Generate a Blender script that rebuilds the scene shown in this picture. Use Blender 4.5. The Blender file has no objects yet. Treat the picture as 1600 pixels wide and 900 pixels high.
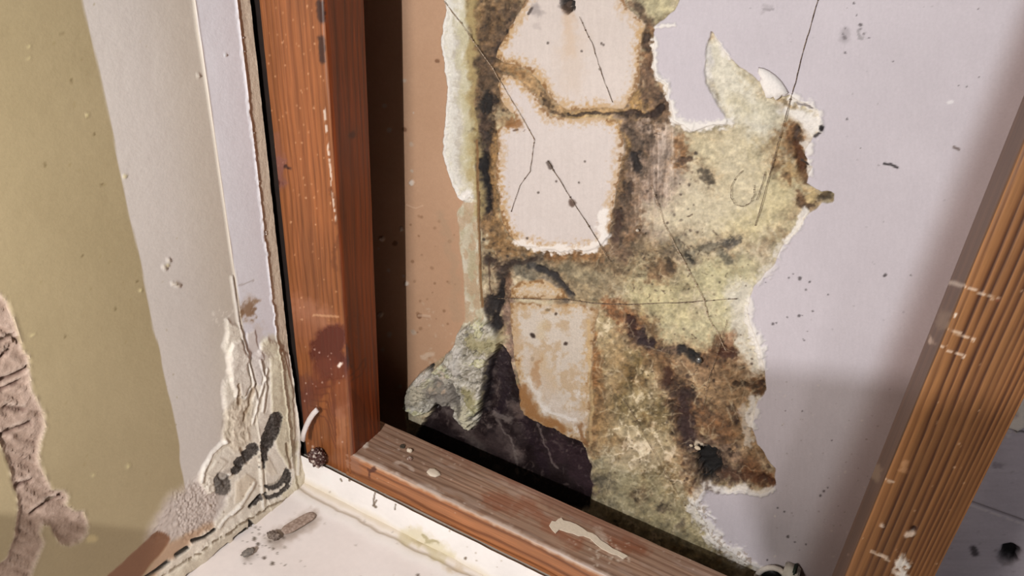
import bpy, bmesh, math, random
import numpy as np
from mathutils import Vector, Matrix
random.seed(7)
# ------------------------------------------------------------------ camera, world, lamps, exposure
sc = bpy.context.scene
col = sc.collection
FPX = 1147.46
RM = np.array([[0.8709015, 0.28365507, -0.40133574],
               [0.48806751, -0.40343945, 0.77396816],
               [0.05762532, -0.86992897, -0.48979884]])     # rows: world X, Y, Z in camera axes (right, down, forward)
CAM = np.array([0.0, -0.35875, 0.0])
cam = bpy.data.objects.new('camera', bpy.data.cameras.new('camera'))
col.objects.link(cam)
right, down, fwd = RM[:, 0], RM[:, 1], RM[:, 2]
cam.matrix_world = Matrix(((right[0], -down[0], -fwd[0], CAM[0]), (right[1], -down[1], -fwd[1], CAM[1]),
                           (right[2], -down[2], -fwd[2], CAM[2]), (0, 0, 0, 1)))
cam.data.sensor_width = 36
cam.data.lens = FPX / 1600 * 36
cam.data.clip_start = 0.005
sc.camera = cam
sc.view_settings.view_transform = 'Standard'
sc.view_settings.look = 'None'
sc.view_settings.exposure = 0.0
sc.view_settings.gamma = 1.0
sc.view_settings.use_curve_mapping = False
w = bpy.data.worlds.new('world'); sc.world = w
w.use_nodes = True
w.node_tree.nodes['Background'].inputs[0].default_value = (1.0, 0.93, 0.88, 1)
w.node_tree.nodes['Background'].inputs[1].default_value = 0.012


def lamp(name, kind, loc, aim, power, size, colour=(1, 1, 1), **kw):
    d = bpy.data.lights.new(name, kind)
    d.energy = power; d.color = colour
    if kind == 'AREA':
        d.shape = 'DISK'; d.size = size
    else:
        d.shadow_soft_size = size
    for k, v in kw.items():
        setattr(d, k, v)
    o = bpy.data.objects.new(name, d); col.objects.link(o)
    o.location = loc
    o.rotation_euler = (Vector(aim) - Vector(loc)).to_track_quat('-Z', 'Y').to_euler()
    return o


KEY = (-0.235, -0.50, -0.10)
SPOT = (-0.165, -0.60, 0.03)
lamp('key_lamp', 'AREA', KEY, (-0.17, 0.1, -0.24), 1.8, 0.13, (1.0, 0.94, 0.88))
lamp('work_lamp', 'SPOT', SPOT, (-0.17, 0.1, -0.25), 10.4, 0.002, (0.98, 0.975, 1.0), spot_size=math.radians(120), spot_blend=0.3)
lamp('bay_fill', 'SPOT', (0.27, -0.42, -0.05), (0.13, 0.1, -0.33), 2.5, 0.03, (1.0, 0.97, 0.98), spot_size=math.radians(46), spot_blend=1.0)  # added fill spot for the right bay, its cone kept off the left


# ------------------------------------------------------------------ measuring helpers (photo pixel -> place on a known plane)
def rayv(px, py):
    v = RM @ np.array([(px - 800) / FPX, (py - 450) / FPX, 1.0])
    return v / np.linalg.norm(v)


def on_plane(p, q0, n):
    v = rayv(*p); n = np.asarray(n, float)
    return CAM + v * (((np.asarray(q0) - CAM) @ n) / (v @ n))


def project(P):
    c = (P - CAM) @ RM
    return 800 + FPX * c[:, 0] / c[:, 2], 450 + FPX * c[:, 1] / c[:, 2]


# ------------------------------------------------------------------ noise
_rng = np.random.default_rng(11)
_LAT = _rng.random((256, 256)).astype(np.float32)


def vnoise(x, y, seed=0):
    x = np.asarray(x, np.float32) + seed * 37.7; y = np.asarray(y, np.float32) + seed * 91.3
    xi = np.floor(x).astype(np.int64); yi = np.floor(y).astype(np.int64)
    fx = x - xi; fy = y - yi
    fx = fx * fx * (3 - 2 * fx); fy = fy * fy * (3 - 2 * fy)
    a = _LAT[xi & 255, yi & 255]; b = _LAT[(xi + 1) & 255, yi & 255]
    c = _LAT[xi & 255, (yi + 1) & 255]; d = _LAT[(xi + 1) & 255, (yi + 1) & 255]
    return (a * (1 - fx) + b * fx) * (1 - fy) + (c * (1 - fx) + d * fx) * fy


def fbm(x, y, seed=0, oct=4):
    s = 0; a = 0.5; t = 0
    for k in range(oct):
        s = s + a * vnoise(x * 2 ** k, y * 2 ** k, seed + k * 3); t += a; a *= 0.55
    return s / t


def ridged(x, y, seed=0, oct=3):
    s = 0; a = 0.5; t = 0
    for k in range(oct):
        s = s + a * (1 - np.abs(2 * vnoise(x * 2 ** k, y * 2 ** k, seed + k * 3) - 1)); t += a; a *= 0.55
    return s / t


def worley(x, y, seed=0):
    xi = np.floor(x).astype(np.int64); yi = np.floor(y).astype(np.int64)
    d1 = np.full(x.shape, 9.0, np.float32); d2 = d1.copy()
    for ox in (-1, 0, 1):
        for oy in (-1, 0, 1):
            cx = xi + ox; cy = yi + oy
            jx = _LAT[(cx + seed * 17) & 255, cy & 255]; jy = _LAT[cx & 255, (cy + seed * 29 + 101) & 255]
            d = np.hypot(cx + jx - x, cy + jy - y)
            d2 = np.minimum(d2, np.maximum(d, d1)); d1 = np.minimum(d1, d)
    return d1, d2


def cells(x, y, seed=0):
    xi = np.floor(x).astype(np.int64); yi = np.floor(y).astype(np.int64)
    d1 = np.full(x.shape, 9.0, np.float32); d2 = d1.copy(); hid = np.zeros(x.shape, np.float32)
    for ox in (-1, 0, 1):
        for oy in (-1, 0, 1):
            cx = xi + ox; cy = yi + oy
            jx = _LAT[(cx + seed * 17) & 255, cy & 255]; jy = _LAT[cx & 255, (cy + seed * 29 + 101) & 255]
            d = np.hypot(cx + jx - x, cy + jy - y)
            hid = np.where(d < d1, _LAT[(cx * 7 + seed) & 255, (cy * 13 + 5) & 255], hid)
            d2 = np.minimum(d2, np.maximum(d, d1)); d1 = np.minimum(d1, d)
    return d1, d2, hid


def sstep(a, b, x):
    t = np.clip((x - a) / (b - a), 0, 1)
    return t * t * (3 - 2 * t)


def inpoly(x, y, poly):
    p = np.asarray(poly, float); ins = np.zeros(x.shape, bool)
    for (x0, y0), (x1, y1) in zip(p, np.roll(p, -1, 0)):
        c = ((y0 > y) != (y1 > y))
        if y1 != y0:
            ins ^= c & (x < (x1 - x0) * (y - y0) / (y1 - y0) + x0)
    return ins


def dline(x, y, pts, closed=False):
    p = np.asarray(pts, float); d = np.full(x.shape, 1e9)
    if len(p) == 1:
        return np.hypot(x - p[0, 0], y - p[0, 1])
    segs = list(zip(p[:-1], p[1:])) + ([(p[-1], p[0])] if closed else [])
    for a, b in segs:
        ab = b - a; t = np.clip(((x - a[0]) * ab[0] + (y - a[1]) * ab[1]) / max(ab @ ab, 1e-9), 0, 1)
        d = np.minimum(d, np.hypot(x - a[0] - t * ab[0], y - a[1] - t * ab[1]))
    return d


def lin(c):
    c = np.asarray(c, float)
    return np.where(c <= 0.04045, c / 12.92, ((np.maximum(c, 0) + 0.055) / 1.055) ** 2.4)


# ------------------------------------------------------------------ a real surface laid out as a fine grid whose stains and relief are computed
class Surf:
    def __init__(s, o, u, v, ul, vl, step, n=None, vstep=None):
        s.u = np.asarray(u, float); s.v = np.asarray(v, float)
        s.n = np.asarray(n, float) if n is not None else np.cross(s.u, s.v)
        vstep = vstep or step
        s.nu = int(round((ul[1] - ul[0]) / step)) + 1; s.nv = int(round((vl[1] - vl[0]) / vstep)) + 1
        U, V = np.meshgrid(np.linspace(*ul, s.nu), np.linspace(*vl, s.nv), indexing='ij')
        s.U = U.ravel(); s.V = V.ravel()
        s.P = np.asarray(o, float) + s.U[:, None] * s.u + s.V[:, None] * s.v
        s.x, s.y = project(s.P)
        N = len(s.U)
        s.c = np.zeros((N, 3)); s.h = np.zeros(N); s.r = np.full(N, 0.75)
        s.w1 = fbm(s.x / 34, s.y / 34, 1, 4) - .5; s.w2 = fbm(s.x / 34, s.y / 34, 21, 4) - .5
        s.f1 = fbm(s.x / 9, s.y / 9, 5, 4) - .5; s.f2 = fbm(s.x / 9, s.y / 9, 25, 4) - .5
        s.wx = s.w1 * 26 + s.f1 * 12; s.wy = s.w2 * 26 + s.f2 * 12
        s.labels = np.zeros((s.nu - 1) * (s.nv - 1), int)

    def sel(s, pts, m):
        p = np.asarray(pts, float); a = p.min(0) - m; b = p.max(0) + m
        return np.nonzero((s.x > a[0]) & (s.x < b[0]) & (s.y > a[1]) & (s.y < b[1]))[0]

    def mix(s, i, colour, m):
        c = np.asarray(colour, float) / 255
        s.c[i] = s.c[i] * (1 - m[:, None]) + c * m[:, None]

    def stain(s, pts, rad, colour, alpha=1.0, soft=0.6, warp=1.0, grain=0.5, closed=False, dh=0, fill=False, rough=None):
        i = s.sel(pts, rad * 2.2 + 30 * warp)
        if not len(i): return
        x = s.x[i] + s.wx[i] * warp; y = s.y[i] + s.wy[i] * warp
        d = dline(x, y, pts, closed or fill)
        if fill:
            d = np.where(inpoly(x, y, pts), 0, d)
        d = d + rad * grain * 1.6 * (fbm(s.x[i] / 6, s.y[i] / 6, 40 + len(pts), 3) - .5)
        m = alpha * (1 - sstep(rad * (1 - soft), rad * (1 + soft * .6), d))
        s.mix(i, colour, m); s.h[i] += dh * m / max(alpha, 1e-6)
        if rough is not None: s.r[i] = s.r[i] * (1 - m) + rough * m

    def poly(s, pts, colour, alpha=1.0, warp=0.35, soft=1.5, dh=0, rough=None):
        i = s.sel(pts, 40)
        if not len(i): return i, np.zeros(0)
        x = s.x[i] + s.wx[i] * warp; y = s.y[i] + s.wy[i] * warp
        ins = inpoly(x, y, pts); d = dline(x, y, pts, True)
        m = alpha * sstep(-soft, soft, np.where(ins, d, -d))
        if colour is not None: s.mix(i, colour, m)
        s.h[i] += dh * m / max(alpha, 1e-6)
        if rough is not None: s.r[i] = s.r[i] * (1 - m) + rough * m
        return i, m

    def line(s, pts, wd, colour, alpha=1.0, warp=0.06, dh=0, broken=0.0):
        i = s.sel(pts, wd + 12)
        x = s.x[i] + s.wx[i] * warp; y = s.y[i] + s.wy[i] * warp
        m = alpha * (1 - sstep(wd * .5, wd * 1.1, dline(x, y, pts)))
        if broken: m = m * sstep(broken - .08, broken + .08, vnoise(s.x[i] / 5, s.y[i] / 5, 77))
        s.mix(i, colour, m); s.h[i] += dh * m

    def specks(s, n, box, r, colour, alpha=.8, seed=0):
        rr = random.Random(seed)
        for _ in range(n):
            p = (rr.uniform(box[0], box[2]), rr.uniform(box[1], box[3]))
            s.stain([p], rr.uniform(*r), colour, alpha * rr.uniform(.5, 1), .5, .15, .5)

    def label(s, k, poly, warp=0.35):
        U = lambda a: a.reshape(s.nu, s.nv)
        q = lambda a: (U(a)[:-1, :-1] + U(a)[1:, 1:]).ravel() * .5
        s.labels[inpoly(q(s.x + s.wx * warp), q(s.y + s.wy * warp), poly)] = k

    def build(s, names, mat, parent=None, rootname=None):
        """one mesh per label; names: {label: name}; label 0 is the root when rootname is given"""
        P = s.P + s.n * s.h[:, None]
        idx = np.arange(s.nu * s.nv).reshape(s.nu, s.nv)
        Q = np.stack([idx[:-1, :-1], idx[1:, :-1], idx[1:, 1:], idx[:-1, 1:]], -1).reshape(-1, 4)
        if np.dot(np.cross(s.u, s.v), s.n) < 0: Q = Q[:, ::-1]
        C = np.concatenate([lin(np.clip(s.c, 0, 1)), np.ones((len(P), 1))], 1).astype(np.float32)
        out = {}
        for k, nm in names.items():
            q = Q[s.labels == k]
            if not len(q): continue
            used, inv = np.unique(q.ravel(), return_inverse=True)
            me = bpy.data.meshes.new(nm)
            me.vertices.add(len(used)); me.vertices.foreach_set('co', P[used].astype(np.float32).ravel())
            me.loops.add(len(q) * 4); me.loops.foreach_set('vertex_index', inv.astype(np.int32).ravel())
            me.polygons.add(len(q)); me.polygons.foreach_set('loop_start', np.arange(len(q), dtype=np.int32) * 4)
            me.polygons.foreach_set('loop_total', np.full(len(q), 4, np.int32))
            me.update(calc_edges=True)
            me.polygons.foreach_set('use_smooth', np.ones(len(q), bool))
            a = me.color_attributes.new('Col', 'FLOAT_COLOR', 'POINT'); a.data.foreach_set('color', C[used].ravel())
            b = me.attributes.new('Rgh', 'FLOAT', 'POINT'); b.data.foreach_set('value', s.r[used].astype(np.float32))
            o = bpy.data.objects.new(nm, me); col.objects.link(o)
            me.materials.append(mat[k] if isinstance(mat, dict) else mat)
            o.parent = parent if k != 0 or rootname is None else None
            out[k] = o
        return out


# ------------------------------------------------------------------ materials
def surf_mat(name, noise=0.10, scale=900, bump=0.25, spec=0.3, dist=0.0006, wood=None):
    m = bpy.data.materials.new(name); m.use_nodes = True
    nt = m.node_tree; b = nt.nodes['Principled BSDF']
    at = nt.nodes.new('ShaderNodeAttribute'); at.attribute_name = 'Col'
    ar = nt.nodes.new('ShaderNodeAttribute'); ar.attribute_name = 'Rgh'
    tc = nt.nodes.new('ShaderNodeTexCoord')
    mp = nt.nodes.new('ShaderNodeMapping')
    if wood: mp.inputs['Scale'].default_value = wood
    nt.links.new(tc.outputs['Object'], mp.inputs[0])
    n1 = nt.nodes.new('ShaderNodeTexNoise'); n1.inputs['Scale'].default_value = scale; n1.inputs['Detail'].default_value = 6
    n1.inputs['Roughness'].default_value = 0.65
    nt.links.new(mp.outputs[0], n1.inputs['Vector'])
    mr = nt.nodes.new('ShaderNodeMapRange'); mr.inputs[1].default_value = .25; mr.inputs[2].default_value = .75
    mr.inputs[3].default_value = 1 - noise; mr.inputs[4].default_value = 1 + noise
    nt.links.new(n1.outputs['Fac'], mr.inputs[0])
    vm = nt.nodes.new('ShaderNodeVectorMath'); vm.operation = 'SCALE'
    nt.links.new(at.outputs['Color'], vm.inputs[0]); nt.links.new(mr.outputs[0], vm.inputs['Scale'])
    nt.links.new(vm.outputs[0], b.inputs['Base Color'])
    nt.links.new(ar.outputs['Fac'], b.inputs['Roughness'])
    b.inputs['Specular IOR Level'].default_value = spec
    bp = nt.nodes.new('ShaderNodeBump'); bp.inputs['Strength'].default_value = bump; bp.inputs['Distance'].default_value = dist
    nt.links.new(n1.outputs['Fac'], bp.inputs['Height']); nt.links.new(bp.outputs[0], b.inputs['Normal'])
    return m


def flat_mat(name, rgb, rough=0.6, noise=0.12, scale=500, bump=0.2, spec=0.4, rgb2=None, thr=(.45, .6)):
    m = bpy.data.materials.new(name); m.use_nodes = True
    nt = m.node_tree; b = nt.nodes['Principled BSDF']
    tc = nt.nodes.new('ShaderNodeTexCoord')
    n1 = nt.nodes.new('ShaderNodeTexNoise'); n1.inputs['Scale'].default_value = scale; n1.inputs['Detail'].default_value = 6
    nt.links.new(tc.outputs['Object'], n1.inputs['Vector'])
    cr = nt.nodes.new('ShaderNodeValToRGB')
    c = lin(np.array(rgb) / 255)
    c2 = lin(np.array(rgb2) / 255) if rgb2 else np.clip(c * (1 + 2 * noise), 0, 1)
    c1 = c if rgb2 else c * (1 - 2 * noise)
    cr.color_ramp.elements[0].position = thr[0] if rgb2 else .3; cr.color_ramp.elements[1].position = thr[1] if rgb2 else .7
    cr.color_ramp.elements[0].color = (*c1, 1); cr.color_ramp.elements[1].color = (*c2, 1)
    nt.links.new(n1.outputs['Fac'], cr.inputs[0]); nt.links.new(cr.outputs[0], b.inputs['Base Color'])
    b.inputs['Roughness'].default_value = rough; b.inputs['Specular IOR Level'].default_value = spec
    bp = nt.nodes.new('ShaderNodeBump'); bp.inputs['Strength'].default_value = bump; bp.inputs['Distance'].default_value = .0008
    nt.links.new(n1.outputs['Fac'], bp.inputs['Height']); nt.links.new(bp.outputs[0], b.inputs['Normal'])
    return m


M_PAPER = surf_mat('backing paper', .05, 700, .12, .3)
M_MOULD = surf_mat('mouldy gypsum', .16, 520, .45, .45, .001)
M_PAINT = surf_mat('wall paint', .05, 600, .18, .4)
M_ROUGH = surf_mat('rough plaster', .14, 700, .5, .3, .0009)
M_WOOD = surf_mat('softwood', .16, 420, .22, .45, .0006, (1, 1, .06))
M_WOODX = surf_mat('softwood plate', .16, 420, .3, .4, .0006, (.06, 1, 1))
M_PAN = surf_mat('white enamel', .03, 200, .06, .5)
M_BLACK = flat_mat('black void', (12, 10, 9), .9, .2)


def tag(o, label, cat=None, group=None, kind=None):
    if label: o['label'] = label
    if cat: o['category'] = cat
    if group: o['group'] = group
    if kind: o['kind'] = kind
    return o


def mesh_obj(name, bm, mat, parent=None, smooth=True):
    me = bpy.data.meshes.new(name)
    bmesh.ops.recalc_face_normals(bm, faces=bm.faces)
    bm.to_mesh(me); bm.free()
    if smooth:
        for p in me.polygons: p.use_smooth = True
    me.materials.append(mat)
    o = bpy.data.objects.new(name, me); col.objects.link(o); o.parent = parent
    return o


def box_bm(lo, hi, bevel=0):
    bm = bmesh.new(); bmesh.ops.create_cube(bm, size=1)
    for v in bm.verts:
        v.co = Vector([lo[k] + (v.co[k] + .5) * (hi[k] - lo[k]) for k in range(3)])
    if bevel: bmesh.ops.bevel(bm, geom=bm.edges[:], offset=bevel, segments=2, affect='EDGES')
    return bm


def tube_bm(pts, rad, seg=6, bm=None):
    bm = bm or bmesh.new(); pts = [Vector(p) for p in pts]; rings = []
    for k, p in enumerate(pts):
        t = (pts[min(k + 1, len(pts) - 1)] - pts[max(k - 1, 0)]).normalized()
        a = t.cross(Vector((0.31, 0.9, 0.2))).normalized(); b = t.cross(a)
        r = rad[k] if isinstance(rad, (list, tuple)) else rad
        rings.append([bm.verts.new(p + r * (math.cos(q * 2 * math.pi / seg) * a + math.sin(q * 2 * math.pi / seg) * b)) for q in range(seg)])
    for A, B in zip(rings[:-1], rings[1:]):
        for q in range(seg):
            bm.faces.new((A[q], A[(q + 1) % seg], B[(q + 1) % seg], B[q]))
    bm.faces.new(rings[0]); bm.faces.new(rings[-1][::-1])
    return bm


def blob_bm(centre, size, seed=0, amp=.25, freq=3.0, sub=4, rot=None):
    bm = bmesh.new(); bmesh.ops.create_icosphere(bm, subdivisions=sub, radius=1)
    from mathutils import noise as mn
    off = Vector((seed * 7.13, seed * 3.7, seed * 1.9))
    for v in bm.verts:
        n = mn.fractal(v.co * freq + off, 0.8, 2.2, 3)
        v.co = v.co * (1 + amp * n)
        v.co = Vector((v.co.x * size[0], v.co.y * size[1], v.co.z * size[2]))
        if rot is not None: v.co = rot @ v.co
        v.co += Vector(centre)
    return bm


# ================================================================== THE BACK WALL
YB = 0.10
NB = (0, -1, 0)


def back(p, off=0.0):
    return on_plane(p, (0, YB - off, 0), NB)


S = Surf((0, YB, 0), (1, 0, 0), (0, 0, 1), (-0.385, 0.052), (-0.535, 0.05), 0.00064, n=NB)
x, y = S.x, S.y
big = fbm(x / 120, y / 120, 3, 4) - .5
mid = fbm(x / 22, y / 22, 9, 4) - .5
fine = fbm(x / 5, y / 5, 13, 3) - .5
fibre = fbm(x / 3.2, y / 40, 15, 3) - .5
BACKPAPER = [(1075, -600), (1058, -60), (1062, 0), (1055, 15), (1040, 30), (1024, 40), (1022, 52), (1023, 80), (1024, 100), (1028, 118), (1040, 125), (1046, 132),
    (1044, 150), (1050, 165), (1056, 185), (1075, 195), (1085, 204), (1100, 198), (1115, 193), (1135, 194), (1138, 186), (1132, 178), (1118, 155), (1106, 130),
    (1102, 108), (1103, 75), (1113, 48), (1122, 60), (1135, 82), (1150, 97), (1165, 108), (1178, 118), (1188, 128), (1193, 140), (1215, 152), (1235, 147), (1262, 160),
    (1278, 170), (1281, 185), (1280, 203), (1270, 212), (1262, 225), (1258, 238), (1262, 250), (1270, 258), (1265, 270), (1260, 284), (1272, 293),
    (1284, 297), (1294, 295), (1304, 301), (1304, 312), (1294, 317), (1285, 315), (1279, 323), (1268, 330), (1258, 340), (1245, 360), (1232, 375), (1222, 384), (1210, 412),
    (1195, 425), (1178, 445), (1172, 465), (1168, 482), (1173, 505), (1181, 520), (1188, 542), (1193, 565), (1196, 590), (1199, 608), (1187, 622),
    (1180, 640), (1176, 665), (1185, 695), (1198, 715), (1211, 730), (1212, 756), (1200, 768), (1188, 770), (1160, 763), (1140, 766), (1125, 758),
    (1110, 753), (1098, 764), (1086, 782), (1092, 800), (1100, 812), (1110, 828), (1125, 846), (1150, 866), (1178, 881), (1205, 892), (1240, 960), (2600, 960), (2600, -600)]
TAN = [(400, -600), (702, -600), (697, -80), (697, 0), (700, 15), (692, 42), (690, 70), (695, 95), (699, 120), (702, 150), (700, 180), (696, 210), (695, 240), (702, 270), (708, 288),
    (716, 304), (726, 314), (716, 330), (719, 380), (723, 420), (726, 460), (728, 498), (718, 522), (708, 545), (690, 560), (660, 580), (640, 605), (632, 640), (640, 700), (640, 780), (400, 780)]
STRIP = [(702, -600), (735, -600), (728, -80), (728, 30), (732, 80), (730, 120), (736, 200), (744, 260), (749, 320), (750, 400), (752, 470), (762, 510), (740, 530), (705, 560), (695, 545),
    (708, 545), (718, 522), (728, 498), (726, 460), (723, 420), (719, 380), (716, 330), (726, 314), (716, 304), (708, 288), (702, 270), (695, 240), (696, 210), (700, 180), (702, 150), (699, 120), (695, 95), (690, 70), (692, 42), (700, 15), (697, -80)]
I1 = [(850, -110), (826, -60), (822, 0), (810, 25), (795, 50), (780, 76), (777, 88), (790, 98), (815, 104), (830, 108), (845, 125), (856, 146), (870, 161), (886, 171), (920, 172), (955, 169), (975, 169), (986, 158), (995, 140), (1001, 112), (1001, 82), (1006, 50), (1010, 36), (995, 26), (982, 16), (975, 4), (968, -60), (950, -115)]
I2 = [(788, 118), (800, 118), (820, 129), (836, 145), (848, 165), (862, 181), (886, 184), (940, 183), (965, 188), (973, 200), (973, 230), (969, 265), (963, 300), (959, 330), (951, 366), (940, 382), (916, 389), (880, 391), (845, 387), (815, 380), (798, 366), (788, 345), (782, 320), (778, 290), (776, 260), (778, 230), (778, 205), (786, 195), (806, 190), (806, 180), (795, 170), (785, 155), (780, 135)]
I3 = [(799, 471), (835, 472), (870, 475), (905, 472), (936, 484), (929, 510), (926, 550), (923, 590), (921, 640), (918, 692), (904, 688), (870, 675), (840, 660), (820, 646), (813, 630), (812, 600), (807, 570), (801, 540), (798, 500)]
I4 = [(798, 464), (802, 450), (818, 436), (850, 437), (880, 450), (893, 464), (850, 466)]
MEMB = [(655, 672), (676, 640), (690, 628), (712, 640), (735, 652), (752, 640), (760, 610), (768, 560), (766, 530), (778, 530), (795, 560), (806, 600), (811, 640), (838, 661), (870, 677), (905, 691), (914, 704), (922, 725), (923, 760), (922, 800), (800, 780), (740, 740), (650, 690)]
PULP = [(706, 540), (724, 512), (748, 498), (768, 508), (783, 530), (776, 545), (760, 560), (756, 600), (750, 640), (746, 662), (733, 671), (718, 668), (708, 655), (706, 632), (690, 632), (672, 640), (650, 644), (633, 630), (634, 606), (648, 588), (668, 572), (690, 572), (700, 560)]

# --- base layer: damp gypsum, olive yellow
base = np.array([188, 173, 138]) / 255
S.c[:] = base
S.c += (big * .22 + mid * .10)[:, None] * np.array([1, 1.02, 1.15])
S.h += mid * .0018 + fine * .0005
cl = fbm(x / 48 + S.w1, y / 48 + S.w2, 141, 5) - .5
S.c += (np.clip(cl, -.2, .2) * .55)[:, None] * np.array([1, 1.0, 1.05])
pk = sstep(.02, .2, fbm(x / 60, y / 60, 33, 4) - .5); S.c = S.c * (1 - .55 * pk[:, None]) + np.array([206, 188, 160]) / 255 * .55 * pk[:, None]
br = sstep(.05, .24, fbm(x / 30 + S.w2 * 1.5, y / 30 + S.w1 * 1.5, 37, 6) - .5); S.c = S.c * (1 - .5 * br[:, None]) + np.array([140, 108, 70]) / 255 * .5 * br[:, None]
# cell-like veins in the lower damp patch
d1, d2 = worley((x + S.wx * 1.5) / 27, (y + S.wy * 1.5) / 27, 3)
vein = (1 - sstep(.0, .26, d2 - d1)) * sstep(-.18, .12, cl + fine)
zone = sstep(30, -50, dline(x, y, [(960, 560), (1000, 640), (1000, 720), (1060, 800)]) - 95)
zone2 = sstep(20, -40, dline(x, y, [(1010, 440), (1090, 480), (1100, 400)]) - 70)
S.c -= (zone * .10)[:, None] * np.array([.7, .9, 1.1])
S.c += (vein * (zone * .23 + zone2 * .10))[:, None]
S.c -= ((1 - vein) * zone * .03)[:, None] * np.array([.7, .9, 1.3])
S.h += vein * (zone + zone2 * .5) * .0003

st = S.stain
# large tone areas
st([(760, -20), (770, 60), (758, 140)], 48, (140, 106, 66), .9, .7)
st([(735, -20), (730, 60), (735, 160), (742, 260)], 16, (190, 178, 128), .75, .8)
st([(1000, 200), (1010, 260), (990, 330)], 62, (158, 134, 116), .95, .5)
st([(1035, 200), (1040, 270)], 28, (182, 160, 142), .7, .8)
i = S.sel([(960, 170), (1080, 350)], 10)
mz = 1 - sstep(25, 60, dline(x[i], y[i], [(1015, 190), (1010, 330)])); S.c[i] += (fibre[i] * .5 * mz)[:, None]; S.h[i] += fibre[i] * .002 * mz
st([(1120, 230), (1160, 260), (1140, 320)], 52, (212, 197, 158), .8, .7)
st([(1090, 300), (1100, 330), (1150, 340)], 34, (217, 203, 170), .75, .8)
st([(1020, 340), (1080, 360)], 26, (208, 192, 160), .7, .8)
st([(1120, 90), (1150, 150), (1190, 185)], 34, (218, 211, 190), .95, .6); st([(1150, 150), (1170, 175)], 12, (196, 184, 148), .6, .9); st([(1112, 130), (1122, 150)], 7, (150, 134, 104), .6, .9)
st([(1104, 80), (1108, 130), (1128, 176)], 8, (208, 202, 198), .75, .9); st([(1118, 60), (1135, 90)], 5, (226, 220, 212), .7, .8); st([(1200, 170), (1215, 190)], 22, (200, 192, 165), .8, .7)
st([(1235, 175), (1258, 185), (1255, 205)], 17, (228, 222, 212), .95, .5)
st([(1150, 350), (1200, 330), (1225, 300)], 34, (206, 190, 142), .85, .7)
st([(1110, 430), (1150, 440), (1140, 500)], 40, (199, 189, 142), .85, .7)
st([(1160, 450), (1155, 520), (1180, 590)], 20, (216, 208, 190), .9, .7)
st([(1000, 430), (1030, 470), (1080, 520)], 34, (203, 190, 140), .8, .7)
st([(1040, 520), (1080, 530), (1120, 510)], 24, (204, 193, 150), .8, .6)
st([(880, 415), (940, 440), (1000, 410)], 32, (152, 134, 98), .8, .7)
st([(1015, -10), (1030, 12)], 22, (190, 178, 136), .95, .4)
st([(985, 8), (1000, 24), (1015, 36)], 9, (110, 82, 58), .8, .7)
st([(980, 500), (960, 560), (950, 640)], 22, (176, 146, 102), .7, .8)
st([(930, 560), (932, 640), (930, 700)], 12, (150, 108, 62), .85, .7)
st([(1120, 580), (1150, 620), (1140, 660), (1160, 700)], 40, (158, 118, 76), .85, .7)
st([(1060, 560), (1090, 600)], 38, (176, 140, 98), .7, .8)
st([(970, 760), (1040, 800), (1080, 840)], 40, (178, 166, 126), .7, .8)
st([(940, 720), (960, 770)], 24, (150, 140, 108), .6, .8)
st([(800, -15), (780, 40), (765, 80)], 26, (120, 90, 56), .85, .7, 1.0, 1.0)
st([(765, 70), (757, 140)], 24, (108, 80, 52), .85, .7, 1.0, 1.0)
st([(757, 130), (757, 220)], 19, (94, 70, 50), .85, .7, .8, 1.0)
st([(757, 215), (758, 280), (761, 350)], 15, (84, 62, 48), .9, .6, .6, .9)
st([(768, 235), (772, 330), (792, 382)], 9, (164, 122, 72), .8, .7, .7, 1.0)
st([(985, 185), (978, 250), (968, 330), (962, 395)], 15, (104, 80, 62), .8, .7, .9, 1.1)
st([(1010, 200), (1005, 270), (995, 340)], 16, (136, 110, 90), .7, .8, .9, 1.1)
st([(1000, 110), (1018, 160), (1040, 178)], 17, (118, 86, 60), .8, .7, .8, 1.0)
st([(790, 408), (850, 404), (930, 415), (975, 405)], 12, (128, 108, 78), .75, .8, .9, 1.1)
st([(985, 495), (1015, 535), (1050, 580), (1070, 640), (1080, 700)], 20, (134, 96, 60), .7, .8, 1.2, 1.2)
st([(1100, 640), (1150, 690), (1180, 735)], 24, (140, 100, 62), .6, .8, 1.2, 1.2)
st([(1060, 565), (1120, 585), (1180, 600)], 14, (150, 112, 76), .6, .8, 1.2, 1.2)
st([(1140, 240), (1170, 300), (1120, 330), (1060, 330)], 26, (212, 198, 164), .7, .8, 1.2, 1.0)
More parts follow.
